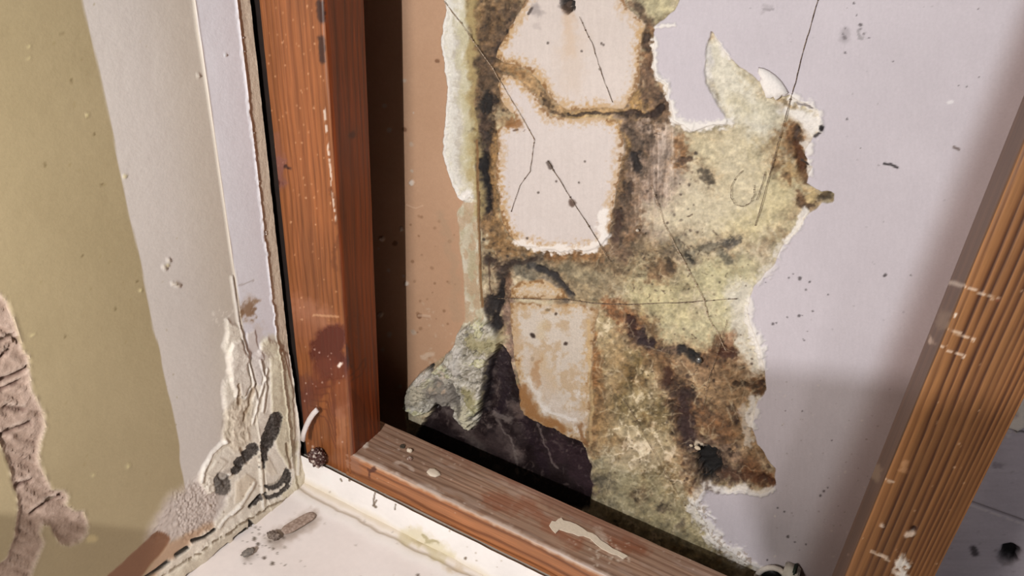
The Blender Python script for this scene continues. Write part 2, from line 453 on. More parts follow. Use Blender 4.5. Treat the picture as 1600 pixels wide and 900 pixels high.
# mould network round the islands
BR, DK, BK, RU = (122, 86, 54), (72, 52, 40), (30, 25, 24), (140, 88, 40)
for pts, r, c, a in [
    ([(800, 20), (790, 50), (775, 78)], 13, (104, 78, 56), .9), ([(740, 0), (742, 60)], 14, (130, 98, 52), .7),
    ([(768, 30), (758, 70), (760, 100)], 17, (112, 82, 52), .85), ([(782, 70), (768, 92)], 8, DK, .9), ([(750, 115), (748, 150)], 12, BR, .8),
    ([(758, 100), (762, 130), (764, 150)], 17, (96, 72, 50), .9), ([(763, 155), (762, 170)], 12, BK, .95), ([(752, 190), (758, 215)], 15, DK, .9), ([(735, 208)], 8, BK, .8),
    ([(754, 215), (754, 240), (757, 290), (758, 328)], 13, (66, 50, 40), .95), ([(757, 248), (759, 280), (758, 310)], 9, (22, 18, 20), 1), ([(757, 315), (760, 345)], 9, (84, 62, 48), .9),
    ([(772, 210), (770, 270), (774, 320)], 7, (160, 118, 66), .85), ([(764, 340), (778, 372), (800, 392)], 16, (150, 112, 66), .9), ([(775, 375), (810, 395), (850, 398)], 12, (142, 104, 58), .9),
    ([(865, 396), (905, 396), (940, 398)], 11, RU, .85), ([(950, 380), (962, 330), (970, 290)], 8, (176, 138, 84), .85),
    ([(790, 105), (815, 112), (835, 130)], 11, (160, 116, 66), .9), ([(828, 122), (845, 146), (864, 168), (888, 176)], 9, (176, 138, 90), .9), ([(842, 146), (858, 172), (885, 182)], 2.5, (92, 68, 44), .8), ([(850, 150), (862, 165)], 4, (120, 90, 56), .8),
    ([(885, 177), (920, 176), (960, 173), (1000, 176)], 5, (172, 136, 86), .9), ([(895, 182), (945, 186), (968, 192)], 6, (196, 160, 100), .8), ([(888, 179), (930, 178), (1000, 178)], 1.7, (62, 46, 34), .85),
    ([(972, 195), (978, 225), (972, 265)], 5, (190, 148, 84), .8), ([(978, 230), (972, 280), (966, 330)], 4, (110, 78, 48), .8),
    ([(1012, 52), (1014, 80), (1008, 110)], 12, (132, 92, 58), .95), ([(1010, 55), (1012, 75)], 6, DK, .7), ([(1012, 110), (1015, 150), (1030, 165)], 16, (124, 92, 66), .95),
    ([(990, 155), (1000, 165)], 13, (180, 138, 78), .9), ([(1035, 150), (1040, 165)], 9, (90, 64, 46), .8), ([(980, 178), (1020, 178), (1035, 170)], 5, (64, 46, 36), .9),
    ([(990, 240), (998, 262)], 10, (58, 48, 42), .9), ([(982, 290), (975, 310)], 8, (74, 56, 46), .9), ([(985, 205), (1000, 225)], 8, (104, 84, 68), .8), ([(1010, 235), (1015, 215)], 5, (110, 88, 72), .7),
    ([(1062, 215), (1068, 240), (1060, 265)], 9, (142, 96, 54), .85), ([(1062, 255), (1080, 250)], 7, (84, 58, 40), .8), ([(965, 340), (960, 375), (968, 395)], 16, (112, 86, 66), .9),
    ([(980, 320), (985, 360), (975, 390)], 15, (124, 96, 72), .85), ([(970, 330), (968, 350)], 7, DK, .8), ([(985, 372), (1000, 360)], 7, BR, .7),
    ([(1100, 276), (1104, 280)], 10, (92, 80, 62), .9), ([(1085, 200), (1120, 196)], 7, (150, 140, 110), .7),
    ([(1232, 215), (1245, 235)], 15, (150, 100, 50), .9), ([(1240, 208), (1250, 240), (1258, 262)], 10, (104, 62, 26), .95), ([(1255, 262), (1262, 278)], 9, (96, 62, 30), .9), ([(1240, 205), (1242, 215)], 5, DK, .9),
    ([(1212, 245), (1206, 262)], 8, (138, 104, 64), .8), ([(1228, 260), (1236, 275)], 10, (176, 140, 84), .7), ([(1225, 280), (1232, 284)], 6, (110, 80, 46), .8), ([(1205, 228), (1220, 220)], 9, (170, 138, 92), .7),
    ([(1250, 316), (1262, 324), (1272, 318)], 5, (70, 46, 26), .95), ([(1280, 308), (1293, 304)], 7, (84, 66, 42), .95), ([(1262, 304), (1270, 312)], 8, (190, 164, 112), .9), ([(1248, 300), (1250, 314)], 4, BR, .8),
    # centre grey mould
    ([(1110, 385), (1130, 378), (1145, 372)], 8, (98, 92, 80), .85), ([(1135, 374), (1142, 380)], 9, (84, 80, 74), .8), ([(1060, 385), (1075, 398), (1082, 408)], 11, (118, 110, 90), .8), ([(1075, 400), (1080, 408)], 5, (62, 58, 48), .85),
    ([(1128, 395), (1140, 410)], 7, (110, 104, 84), .8), ([(1095, 390), (1120, 382)], 6, (128, 120, 98), .7), ([(1028, 415), (1040, 420), (1030, 435)], 11, (128, 92, 58), .8), ([(1045, 410), (1048, 425)], 5, (82, 62, 42), .8),
    ([(1000, 385), (1040, 395)], 12, (140, 116, 82), .7), ([(1010, 425), (1012, 440)], 6, (150, 110, 70), .6), ([(1040, 395), (1060, 400)], 8, (112, 96, 74), .7),
    # left lower vein
    ([(760, 405), (775, 412), (785, 430)], 10, (92, 74, 58), .9), ([(790, 418), (820, 408), (845, 404)], 8, (74, 60, 48), .9), ([(786, 420), (786, 440), (780, 460)], 9, (54, 42, 38), .95),
    ([(764, 430), (772, 445), (768, 458)], 10, (170, 150, 116), .8), ([(755, 475), (775, 472)], 9, (80, 66, 52), .9), ([(772, 470), (766, 490), (776, 500)], 12, (56, 46, 42), .95), ([(785, 455), (778, 490), (770, 520)], 8, (34, 28, 28), .95),
    ([(795, 470), (795, 520), (798, 570), (806, 620)], 7, (142, 110, 92), .9), ([(798, 430), (797, 460)], 6, (124, 86, 62), .8),
    ([(820, 415), (850, 425), (875, 440)], 15, (120, 112, 92), .9), ([(830, 412), (858, 425), (880, 442), (898, 460)], 5, (58, 54, 50), .95), ([(868, 448), (890, 460)], 9, (86, 80, 76), .9), ([(850, 438), (870, 452)], 7, (120, 108, 92), .8),
    ([(890, 418), (920, 430), (950, 420)], 17, (148, 134, 102), .75), ([(905, 455), (940, 460)], 10, (160, 140, 104), .7), ([(920, 405), (945, 415), (965, 425)], 8, (116, 92, 62), .8),
    # rust run to the right of the third island
    ([(950, 480), (975, 495), (992, 512)], 12, (150, 96, 54), .9), ([(985, 505), (992, 520)], 9, (70, 42, 30), .95), ([(1000, 520), (1012, 535)], 9, (66, 46, 44), .95), ([(1008, 532), (1016, 540)], 7, (58, 38, 32), .9),
    ([(1022, 550), (1035, 565)], 10, (132, 88, 50), .85), ([(1038, 568), (1046, 582), (1042, 598)], 9, (84, 50, 30), .95), ([(1010, 570), (1035, 575)], 11, (150, 112, 68), .75), ([(1030, 545), (1060, 545)], 6, (112, 84, 66), .8),
    ([(1064, 545), (1075, 552), (1090, 560)], 8, (40, 34, 34), .95), ([(1082, 555), (1094, 562)], 8, (22, 22, 24), 1), ([(1100, 565), (1115, 555)], 10, (142, 96, 60), .8),
    ([(1128, 545), (1136, 558)], 14, (112, 66, 36), .9), ([(1132, 552), (1145, 555)], 8, (74, 42, 26), .9), ([(1138, 525), (1135, 540)], 9, (170, 122, 86), .7),
    ([(928, 530), (926, 570), (924, 600)], 7, (160, 106, 56), .85), ([(1188, 606)], 12, (110, 64, 26), .95), ([(1150, 600), (1185, 606)], 3, (82, 54, 30), .85), ([(1190, 600)], 6, (70, 40, 20), .9),
    ([(1060, 612), (1070, 640), (1074, 680)], 20, (88, 58, 38), .9), ([(1062, 615), (1078, 620)], 12, (66, 42, 32), .9), ([(1070, 650), (1078, 690)], 12, (62, 42, 38), .9), ([(1050, 635), (1062, 650)], 9, (96, 62, 36), .8),
    ([(1095, 640), (1110, 665), (1130, 690)], 14, (128, 82, 46), .75), ([(1120, 660), (1135, 680)], 12, (142, 94, 54), .7), ([(1148, 650), (1152, 660)], 6, (86, 56, 40), .8), ([(1140, 640), (1155, 648)], 5, (120, 86, 58), .8),
    ([(1158, 700), (1170, 690)], 11, (206, 176, 136), .7), ([(1120, 735), (1150, 742), (1175, 740)], 15, (104, 76, 58), .9), ([(1170, 735), (1190, 750), (1206, 752)], 12, (122, 70, 34), .95), ([(1195, 745), (1208, 752)], 8, (100, 52, 24), .9),
    ([(1176, 722), (1182, 735)], 6, (130, 86, 50), .8), ([(1100, 700), (1125, 708), (1150, 715)], 13, (150, 120, 96), .8), ([(1085, 750), (1075, 768)], 4, (120, 70, 36), .8), ([(1068, 730), (1080, 760)], 12, (160, 122, 80), .7),
    ([(940, 640), (945, 690)], 10, (164, 128, 80), .7), ([(1035, 790), (1040, 795)], 5, (90, 74, 56), .7), ([(1002, 772), (1008, 776)], 8, (120, 96, 66), .7), ([(938, 748), (948, 752)], 11, (120, 110, 88), .7), ([(1060, 820)], 6, (110, 96, 74), .7)]:
    st(pts, r * 2.0, (150, 114, 74), .30 * a, .95, .9, 1.2)
    if sum(c) < 200: st(pts, r * 1.05, c, a, .6, .5, .9, dh=-.0008)
    else: st(pts, r * 1.12, c, a, .8, .8, 1.15)
S.specks(200, (960, 380, 1180, 760), (.8, 2.2), (84, 64, 44), .6, 3)
S.specks(60, (740, 0, 800, 420), (1.0, 3.0), (50, 38, 32), .7, 4)
S.specks(50, (1040, 540, 1200, 760), (1.2, 3.6), (64, 40, 28), .7, 5)
S.specks(70, (960, 180, 1090, 420), (1.0, 3.2), (72, 54, 42), .65, 6)
dk = np.clip(.86 - S.c.mean(1) * 1.1, 0, 1)
mot = fbm(x / 8, y / 8, 151, 5) - .5; mot2 = fbm(x / 3, y / 3, 153, 3) - .5
S.c *= (1 + mot * (.25 + 1.7 * dk) + mot2 * (.10 + .8 * dk))[:, None]
S.h += mot * .0012
gm_ = S.c.mean(1)[:, None]; S.c = gm_ + (S.c - gm_) * (.86 - .14 * dk)[:, None]; S.c *= (1 - .10 * sstep(.25, .5, dk))[:, None]
for pts, r, c, a in [([(754, 240), (757, 285), (758, 326)], 7, (20, 16, 17), .95), ([(762, 155), (760, 172)], 9, (28, 23, 20), .9), ([(736, 207)], 6, (36, 26, 20), .8), ([(774, 205)], 5, (60, 42, 28), .7), ([(772, 468), (768, 490), (778, 500)], 8, (30, 24, 23), .85), ([(788, 440), (780, 480), (772, 515)], 5, (28, 22, 22), .9),
                     ([(990, 240), (997, 262)], 7, (34, 28, 26), .85), ([(984, 500), (993, 520)], 7, (58, 34, 26), .85), ([(1006, 528), (1016, 538)], 7, (48, 34, 36), .9), ([(1042, 580), (1044, 596)], 6, (62, 36, 24), .85), ([(1066, 625), (1072, 655), (1076, 690)], 11, (52, 34, 32), .8), ([(1130, 552), (1140, 556)], 8, (70, 38, 24), .8),
                     ([(840, 418), (868, 432), (896, 458)], 4, (44, 40, 40), .85), ([(786, 420), (800, 412), (840, 404)], 3, (48, 36, 30), .8), ([(1244, 225), (1254, 262)], 6, (80, 46, 22), .8), ([(1020, 178), (1036, 168)], 4, (48, 34, 28), .8), ([(755, 402), (775, 405)], 4, (48, 34, 28), .8), ([(764, 410), (766, 460)], 2, (70, 50, 38), .7), ([(1120, 740), (1160, 745), (1195, 750)], 7, (84, 52, 34), .6), ([(1022, 60), (1016, 110)], 3, (72, 48, 32), .7), ([(966, 335), (962, 372)], 6, (70, 50, 40), .8)]:
    st(pts, r, c, a, .6, .5, .9, dh=-.0006)
rr_ = random.Random(17)
for k in range(260):      # pale fibres and cracks of the damp layer
    px_, py_ = rr_.uniform(930, 1190), rr_.uniform(330, 780); a_ = rr_.uniform(0, 6.28); L_ = rr_.uniform(6, 18); b_ = a_ + rr_.uniform(-.9, .9)
    S.line([(px_, py_), (px_ + L_ * math.cos(a_), py_ + L_ * math.sin(a_)), (px_ + L_ * (math.cos(a_) + math.cos(b_)), py_ + L_ * (math.sin(a_) + math.sin(b_)))], rr_.uniform(.9, 1.7), (222, 206, 172), rr_.uniform(.12, .38), .4)
for k in range(150):
    px_, py_ = rr_.choice([(760, 150), (760, 280), (990, 270), (1010, 150), (1070, 640), (1110, 590), (1040, 570), (1010, 420), (1100, 390), (1160, 720), (790, 430)]); px_ += rr_.gauss(0, 22); py_ += rr_.gauss(0, 34); a_ = rr_.uniform(0, 6.28); L_ = rr_.uniform(4, 11)
    S.line([(px_, py_), (px_ + L_ * math.cos(a_), py_ + L_ * math.sin(a_))], rr_.uniform(.8, 1.4), (58, 42, 32), rr_.uniform(.25, .6), .5)
# fine branching dark hyphae along the veins
ry = ridged((x + S.wx) / 15, (y + S.wy) / 15, 51, 3)
hy = sstep(.86, .96, ry); dark = 1 - S.c.mean(1)
S.c *= (1 - .22 * hy * sstep(.28, .55, dark))[:, None]
S.c += ((fine + .6 * (fbm(x / 2.6, y / 2.6, 61, 2) - .5)) * .10)[:, None]
S.h += (ry - .6) * sstep(.3, .6, dark) * .0006

# --- torn pale strip with a frayed white left edge
i, m = S.poly(STRIP, (212, 204, 182), 1, .25, 2, .0008)
S.c[i] += (m * (fbm(x[i] / 10, y[i] / 18, 143, 4) - .5) * .35)[:, None] * np.array([.9, 1, 1.3])
S.stain([(738, 0), (736, 110), (742, 250), (746, 330)], 9, (176, 156, 108), .85, .8)
S.stain([(712, 60), (712, 130), (714, 200), (716, 280)], 8, (196, 188, 176), .8, .7, .5)
for k in range(26):
    yy = random.uniform(0, 300); S.line([(random.uniform(697, 722), yy), (random.uniform(700, 730), yy + random.uniform(-9, 9))], 1.2, (226, 220, 206), .6)
S.stain([(732, 335), (736, 400), (738, 470)], 10, (178, 164, 132), .7, .8)
S.stain([(730, 350), (724, 420), (732, 490)], 6, (206, 194, 172), .6, .8)
i = S.sel([(716, 320), (752, 500)], 4); gm = sstep(.0, .12, fbm(x[i] / 9, y[i] / 16, 147, 4) - .5) * (y[i] > 316) * inpoly(x[i], y[i], STRIP); S.mix(i, (186, 158, 128), gm * .7)
st([(706, 10), (701, 80), (707, 150), (704, 220), (713, 285)], 9, (230, 226, 216), .8, .8, .6, 1.2); st([(722, 20), (720, 90), (728, 180), (734, 260)], 8, (200, 192, 158), .6, .8, .7, 1.2)
EDGE = [(697, 0), (700, 15), (693, 42), (691, 70), (696, 95), (700, 120), (703, 150), (701, 180), (697, 210), (696, 240), (703, 270), (709, 288), (717, 304), (727, 311), (735, 306)]
st(EDGE, 4.5, (240, 235, 226), .95, .5, .35, 1.2, dh=.0016)
st([(733, 300), (722, 308)], 7, (244, 238, 230), .95, .5, .3, dh=.0014)
S.line([(744, 220), (747, 320), (750, 420), (753, 480)], 2.0, (132, 98, 62), .9, .12, -.0008)
S.line([(748, 300), (751, 420)], 1.2, (88, 64, 44), .7, .12)

# --- islands of paper still stuck on
for poly, c in ((I1, (212, 200, 192)), (I2, (213, 202, 196)), (I3, (208, 196, 182)), (I4, (206, 190, 170))):
    i, m = S.poly(poly, None, 1, .4, 1.8, .0012)
    t = np.array(c) / 255 + (big[i] * .05 + fibre[i] * .03 + fine[i] * .03)[:, None]
    S.c[i] = S.c[i] * (1 - m[:, None]) + t * m[:, None]
    S.h[i] = S.h[i] * (1 - m) + (.0012 + fine[i] * .0003) * m
    # rusty fringe that soaks in from the border, frayed
    pin = inpoly(x[i], y[i], poly); d = dline(x[i], y[i], poly, True)
    fr = fbm(x[i] / 4, y[i] / 4, 71, 3)
    e = (1 - sstep(1, 17, d - (fr - .5) * 30)) * m * (.35 + 1.1 * np.clip(S.w1[i] + .3, 0, 1))
    S.mix(i, (188, 146, 90), np.clip(e * .85, 0, 1))
    e2 = (1 - sstep(0, 6, d - (fr - .5) * 14)) * m * (fbm(x[i] / 18, y[i] / 18, 73, 3) > .5); S.mix(i, (120, 84, 50), np.clip(e2 * .7, 0, 1))
st([(893, 22), (890, 50), (892, 85)], 9, (206, 178, 150), .6, .9)
st([(888, 8)], 12, (26, 22, 20), 1, .35, .2, .7, dh=-.006); st([(888, 18)], 10, (120, 90, 70), .5, .6)
st([(836, 18), (842, 24)], 9, (158, 148, 144), .75, .7); st([(826, 22), (832, 13)], 2.5, (70, 60, 56), .8, .5, .2); st([(840, 42)], 5, (190, 178, 172), .6)
st([(895, 60), (893, 130)], 22, (206, 188, 172), .5, .9)
st([(806, 190), (798, 188)], 6, (140, 96, 56), .8); st([(808, 200)], 3, (90, 64, 46), .8)
st([(810, 376), (845, 388), (885, 391), (925, 386), (944, 372)], 7, (238, 230, 222), .95, .5, .4, 1.2, dh=.0007)
st([(946, 330), (940, 355), (944, 372)], 9, (238, 231, 224), .95, .5, .4, 1.1, dh=.0006)
st([(894, 316)], 6, (84, 64, 54), .85, .5, .2); st([(858, 255), (862, 262)], 4, (84, 72, 66), .8, .5, .2)
for p in [(870, 283), (825, 371), (905, 285), (842, 300), (915, 252), (857, 67), (941, 68), (944, 70), (938, 108), (910, 80)]: st([p], 2, (84, 72, 66), .8, .5, .1)
st([(833, 523)], 4.5, (50, 38, 32), .9, .5, .2); st([(886, 537)], 3.5, (60, 46, 38), .9, .5, .2); st([(834, 560)], 3, (60, 46, 38), .8, .5, .2); st([(869, 489)], 2.5, (70, 56, 46), .8, .5, .2); st([(857, 478)], 5, (110, 90, 66), .7)
i = S.sel(I3, 2); k3 = inpoly(x[i], y[i], I3) * sstep(.0, .16, fbm(x[i] / 16, y[i] / 16, 161, 5) - .5); S.mix(i, (186, 156, 118), k3 * .6)
k3 = inpoly(x[i], y[i], I3) * sstep(.04, .16, fbm(x[i] / 9, y[i] / 14, 163, 5) - .5) * sstep(560, 620, y[i]); S.mix(i, (228, 222, 216), k3 * .6)
st([(806, 480), (806, 540)], 7, (190, 160, 124), .6, .8); st([(815, 615), (838, 650), (880, 672)], 11, (150, 104, 60), .85, .7); st([(850, 570), (858, 600)], 16, (196, 168, 130), .6, .8); st([(845, 520), (855, 505)], 9, (200, 178, 140), .5, .8)
st([(830, 560), (870, 640), (910, 660)], 14, (202, 186, 170), .5, .8); st([(826, 600), (850, 630)], 8, (232, 226, 218), .5, .8); st([(845, 570), (835, 600)], 6, (172, 130, 88), .6)
st([(905, 670), (915, 690)], 7, (140, 100, 64), .8); st([(840, 625), (860, 640), (900, 655)], 3, (232, 226, 220), .7, .6, .4)
S.line([(920, 500), (925, 690)], 3, (206, 176, 130), .6, .3)

# --- dark membrane behind the missing bottom corner
i, m = S.poly(MEMB, None, 1, .5, 2.5, -.005, .38)
t = np.array([40, 30, 31]) / 255 + (mid[i] * .14)[:, None]
S.c[i] = S.c[i] * (1 - m[:, None]) + t * m[:, None]
for pts, r, c, a in [([(700, 650), (740, 690), (800, 720)], 16, (84, 70, 68), .6), ([(780, 560), (785, 620), (775, 650)], 9, (40, 30, 36), .9), ([(815, 655), (825, 690), (850, 740)], 9, (44, 32, 38), .8), ([(770, 650), (790, 660)], 8, (160, 148, 140), .6),
                     ([(860, 700), (900, 720), (912, 760)], 20, (60, 44, 50), .7), ([(780, 680), (800, 720)], 10, (112, 98, 94), .5), ([(765, 560), (762, 600), (755, 640)], 6, (26, 20, 24), .9), ([(800, 640), (812, 650)], 8, (150, 130, 120), .5), ([(730, 690), (760, 720)], 8, (100, 90, 84), .5),
                     ([(835, 665), (845, 700), (868, 735)], 2, (128, 114, 110), .7), ([(770, 660), (790, 690), (806, 745)], 2, (140, 128, 122), .6), ([(690, 650), (720, 660)], 6, (120, 108, 104), .5)]: st(pts, r, c, a, .7, .6, .8)
hz = sstep(.0, .22, fbm(x[i] / 17, y[i] / 17, 165, 5) - .5) * sstep(860, 760, x[i]); S.mix(i, (104, 92, 88), hz * m * .6)
vv = sstep(.80, .95, ridged((x[i] + S.wx[i]) / 26, (y[i] + S.wy[i]) / 26, 81, 4)); S.mix(i, (124, 110, 104), vv * m * .5)
vv = sstep(.78, .95, ridged((x[i] + S.wx[i] * 2) / 11, (y[i] + S.wy[i] * 2) / 11, 83, 3)) * sstep(720, 640, y[i] + (x[i] - 720) * -.2); S.mix(i, (140, 124, 116), vv * m * .5)

# --- paper pulp hanging in the corner
i, m = S.poly(PULP, None, 1, .5, 2.0, .004, .8)
p1, p2, hid = cells((x[i] + S.wx[i] * 2.2) / 17, (y[i] + S.wy[i] * 2.2) / 17, 5)
tn = fbm(x[i] / 6, y[i] / 6, 91, 5) - .5; gap = 1 - sstep(.0, .30, p2 - p1)
t = np.array([186, 179, 164]) / 255 + ((hid - .55) * .24 + tn * .34)[:, None] + (hid > .8)[:, None] * np.array([-.03, -.02, -.10])
t = t * (1 - .38 * gap * sstep(-.1, .15, -tn + .05))[:, None]
wsp = sstep(.62, .70, vnoise(x[i] / 2.4, y[i] / 2.4, 99)); t = t * (1 - .5 * wsp[:, None]) + np.array([228, 222, 212]) / 255 * .5 * wsp[:, None]
S.c[i] = S.c[i] * (1 - m[:, None]) + t * m[:, None]
S.h[i] += m * (.0032 * hid - .0024 * gap * (1 - hid) + tn * .0032 + (vnoise(x[i] / 30, y[i] / 30, 97) - .5) * .006)
for pts, r, c, a, dh in [([(650, 612), (668, 604)], 15, (196, 186, 164), .9, .003), ([(690, 600), (700, 620), (684, 610)], 15, (128, 120, 112), .8, 0), ([(745, 530), (770, 535)], 15, (170, 160, 120), .8, .003), ([(735, 610), (740, 625)], 11, (164, 154, 112), .8, .002), ([(722, 636), (733, 660)], 10, (210, 202, 176), .95, .004),
                     ([(672, 567)], 9, (30, 26, 26), 1, -.006), ([(675, 580), (660, 590)], 6, (214, 206, 196), .8, .002), ([(716, 550), (720, 575)], 8, (210, 204, 196), .7, .002), ([(700, 640), (680, 640)], 4, (60, 52, 50), .8, -.002), ([(712, 600), (720, 640)], 6, (96, 90, 84), .7, -.003)]: st(pts, r, c, a, .6, .4, .9, dh=dh)

# --- tan face paper left of the tear
i, m = S.poly(TAN, None, 1, .25, 1.5, .0008, .6)
t = np.array([188, 150, 120]) / 255 + (big[i] * .06 + fine[i] * .02)[:, None]
S.c[i] = S.c[i] * (1 - m[:, None]) + t * m[:, None]; S.h[i] = S.h[i] * (1 - m) + .0008 * m
S.specks(30, (640, 330, 720, 560), (1.2, 3), (140, 104, 76), .7, 21); S.specks(14, (590, 100, 650, 640), (1.5, 4.5), (190, 176, 160), .8, 22)
for p in [(633, 202), (656, 493), (629, 357), (618, 380), (684, 95)]: st([p], 4, (120, 84, 60), .8, .5, .2)
for p in [(628, 358), (637, 443), (598, 372), (595, 490), (644, 285)]: st([p], 4.5, (214, 200, 184), .9, .5, .3, dh=.001)
S.line([(635, 320), (650, 326), (660, 322)], 2, (206, 170, 140), .6, .2, .0008); S.line([(655, 492), (672, 494)], 2.5, (206, 176, 150), .6, .2, .0008)
st([(690, 340), (705, 420), (716, 500)], 8, (176, 146, 118), .6, .8); st([(660, 560), (676, 552)], 6, (214, 190, 166), .7, .6)
for k in range(40):
    p = (random.uniform(662, 706), random.uniform(470, 610)); S.stain([p], random.uniform(1.2, 3.2), (202, 178, 154), .45, .8, .5, 1.2)

# --- grey backing paper on the right
i, m = S.poly(BACKPAPER, None, 1, .25, 1.2, .0016, .62)
t = np.array([201, 193, 198]) / 255 + (big[i] * .05 + fine[i] * .016)[:, None] + ((fbm(x[i] / 2.2, y[i] / 14, 17, 2) - .5) * .02)[:, None]
S.c[i] = S.c[i] * (1 - m[:, None]) + t * m[:, None]; S.h[i] = S.h[i] * (1 - m) + .0016 * m
# white torn core showing along the tear
for pts, r, a in [([(1023, 42), (1055, 37)], 3, .9), ([(1022, 60), (1024, 100), (1034, 122), (1044, 128)], 5, .95), ([(1030, 118), (1044, 128), (1046, 150)], 6, .95), ([(1048, 160), (1056, 182), (1080, 196)], 7, .9), ([(1058, 188), (1085, 196), (1105, 194), (1140, 190)], 8, .95),
                  ([(1118, 56), (1136, 84), (1142, 92)], 2.5, .9), ([(1240, 150), (1262, 160), (1279, 175), (1280, 200)], 7, .9), ([(1250, 180), (1270, 200)], 12, .85), ([(1258, 225), (1266, 232)], 8, .8), ([(1264, 250), (1266, 268)], 5, .8), ([(1258, 332), (1246, 352), (1226, 378)], 6, .9), ([(1222, 384), (1214, 400)], 7, .6), ([(1206, 416), (1185, 432)], 8, .5),
                  ([(1170, 470), (1172, 505), (1186, 540), (1193, 575)], 7, .85), ([(1180, 520), (1190, 555)], 8, .8), ([(1180, 625), (1176, 665)], 8, .85), ([(1165, 640), (1172, 690)], 9, .5), ([(1100, 752), (1135, 764), (1165, 764)], 6, .85), ([(1170, 768), (1190, 772), (1208, 764)], 4, .8), ([(1096, 760), (1084, 782)], 9, .6), ([(1085, 790), (1100, 815), (1125, 848), (1160, 872)], 13, .85), ([(1160, 872), (1200, 890)], 7, .8), ([(1110, 838), (1125, 850)], 10, .7)]:
    st(pts, r, (236, 230, 222), a, .55, .45, 1.2, dh=.0009)
S.line([(1095, 795), (1118, 808)], 1.8, (236, 230, 226), .8, .1, .001)
i2 = S.sel([(1085, 770), (1170, 885)], 5); g = sstep(.1, .2, fbm(x[i2] / 3.5, y[i2] / 3.5, 95, 2) - .5) * (1 - sstep(8, 18, dline(x[i2], y[i2], [(1085, 785), (1125, 848), (1170, 878)]))); S.mix(i2, (140, 120, 100), g * .5)
st([(1248, 158), (1270, 166)], 2, (120, 112, 110), .8, .5, .3); st([(1284, 198)], 4.5, (40, 36, 36), .95, .4, .3); st([(1272, 212), (1280, 206)], 3, (60, 54, 52), .9, .5, .3); st([(1252, 250), (1264, 254)], 2.6, (50, 42, 38), .9, .5, .3)
# specks and scuffs on the backing paper
for p, r in [((1318, 52), 3), ((1320, 58), 5), ((1321, 44), 4), ((1322, 82), 3), ((1345, 38), 5), ((1345, 45), 3), ((1335, 4), 3), ((1350, 52), 2), ((1358, 58), 2.5), ((1338, 22), 2), ((1333, 28), 2), ((1396, 95), 2.4), ((1325, 185), 3), ((1345, 230), 2), ((1374, 257), 3), ((1528, 13), 2.6), ((1530, 120), 2), ((1510, 135), 3), ((1498, 133), 2), ((1384, 428), 4), ((1382, 430), 3), ((1424, 428), 2.5),
             ((1233, 433), 3.5), ((1251, 434), 4), ((1266, 439), 3.5), ((1260, 451), 3), ((1240, 427), 2), ((1295, 459), 2.5), ((1197, 439), 2), ((1249, 492), 3.5), ((1254, 491), 2.5), ((1231, 494), 2.5), ((1208, 505), 4), ((1214, 503), 2), ((1270, 484), 2), ((1258, 530), 2.4), ((1256, 528), 1.5), ((1262, 516), 1.5), ((1228, 640), 2), ((1254, 640), 2), ((1225, 660), 2), ((1300, 685), 2), ((1216, 792), 3), ((1227, 798), 3), ((1232, 836), 4), ((1243, 845), 3), ((1260, 848), 2.4), ((1200, 872), 3), ((1288, 765), 3.5), ((1283, 772), 3), ((1294, 760), 2)]:
    st([p], r * .62, (84, 77, 79), .8, .6, .12, .9)
st([(1382, 254), (1392, 256), (1403, 261)], 2.2, (60, 54, 56), .9, .5, .1); st([(1490, 229), (1498, 232)], 2.4, (110, 96, 92), .8, .5, .1); st([(1198, 16), (1205, 10)], 5, (176, 168, 172), .7); st([(1195, 15), (1208, 14)], 2, (150, 142, 146), .6); st([(1320, 60), (1322, 48)], 8, (150, 142, 146), .5, .7, .3); st([(1345, 50), (1346, 58)], 4, (150, 144, 146), .7)
st([(1480, 158), (1486, 158)], 3, (232, 228, 228), .8, .5, .2)
S.specks(60, (1210, 590, 1420, 880), (.7, 1.5), (128, 116, 112), .55, 31); S.specks(26, (1210, 600, 1400, 880), (1.0, 2.4), (226, 216, 210), .8, 32); S.specks(40, (1160, 0, 1500, 560), (.8, 1.8), (150, 142, 146), .6, 33)
HOLE1 = [(1106 + 17 * math.cos(t / 10 * math.pi), 722 + 19 * math.sin(t / 10 * math.pi)) for t in range(20)]
HOLE2 = [(888 + 13 * math.cos(t / 10 * math.pi), 6 + 13 * math.sin(t / 10 * math.pi)) for t in range(20)]
st([(1106, 722)], 34, (60, 42, 32), .8, .8, .5, 1.0)
st([(1100, 712), (1112, 730)], 17, (16, 13, 12), 1, .35, .5, .7, dh=-.007)
st([(1088, 694), (1096, 700)], 5, (214, 198, 176), .9, .5, .5, dh=.001)
# soft shade beside the right stud, painted into the paper colour
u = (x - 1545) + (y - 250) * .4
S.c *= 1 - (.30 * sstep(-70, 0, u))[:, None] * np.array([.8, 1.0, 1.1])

for k, poly, wp in ((1, BACKPAPER, .25), (10, HOLE1, .5), (2, TAN, .25), (3, STRIP, .25), (4, I1, .4), (11, HOLE2, .3), (5, I2, .4), (6, I3, .4), (7, I4, .4), (8, MEMB, .5), (9, PULP, .5)):
    if k == 8:
        lb = S.labels.copy(); S.label(k, poly, wp)
    else: S.label(k, poly, wp)
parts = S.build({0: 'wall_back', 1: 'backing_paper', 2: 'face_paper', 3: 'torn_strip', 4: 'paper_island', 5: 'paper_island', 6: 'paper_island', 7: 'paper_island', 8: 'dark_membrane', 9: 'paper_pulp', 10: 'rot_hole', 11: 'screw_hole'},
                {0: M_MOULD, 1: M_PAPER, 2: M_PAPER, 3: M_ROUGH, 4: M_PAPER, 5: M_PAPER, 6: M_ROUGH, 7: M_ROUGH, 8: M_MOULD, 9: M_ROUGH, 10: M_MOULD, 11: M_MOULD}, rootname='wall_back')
WB = tag(parts[0], 'damp mould-stained gypsum back of the opened wall between the studs', kind='structure')
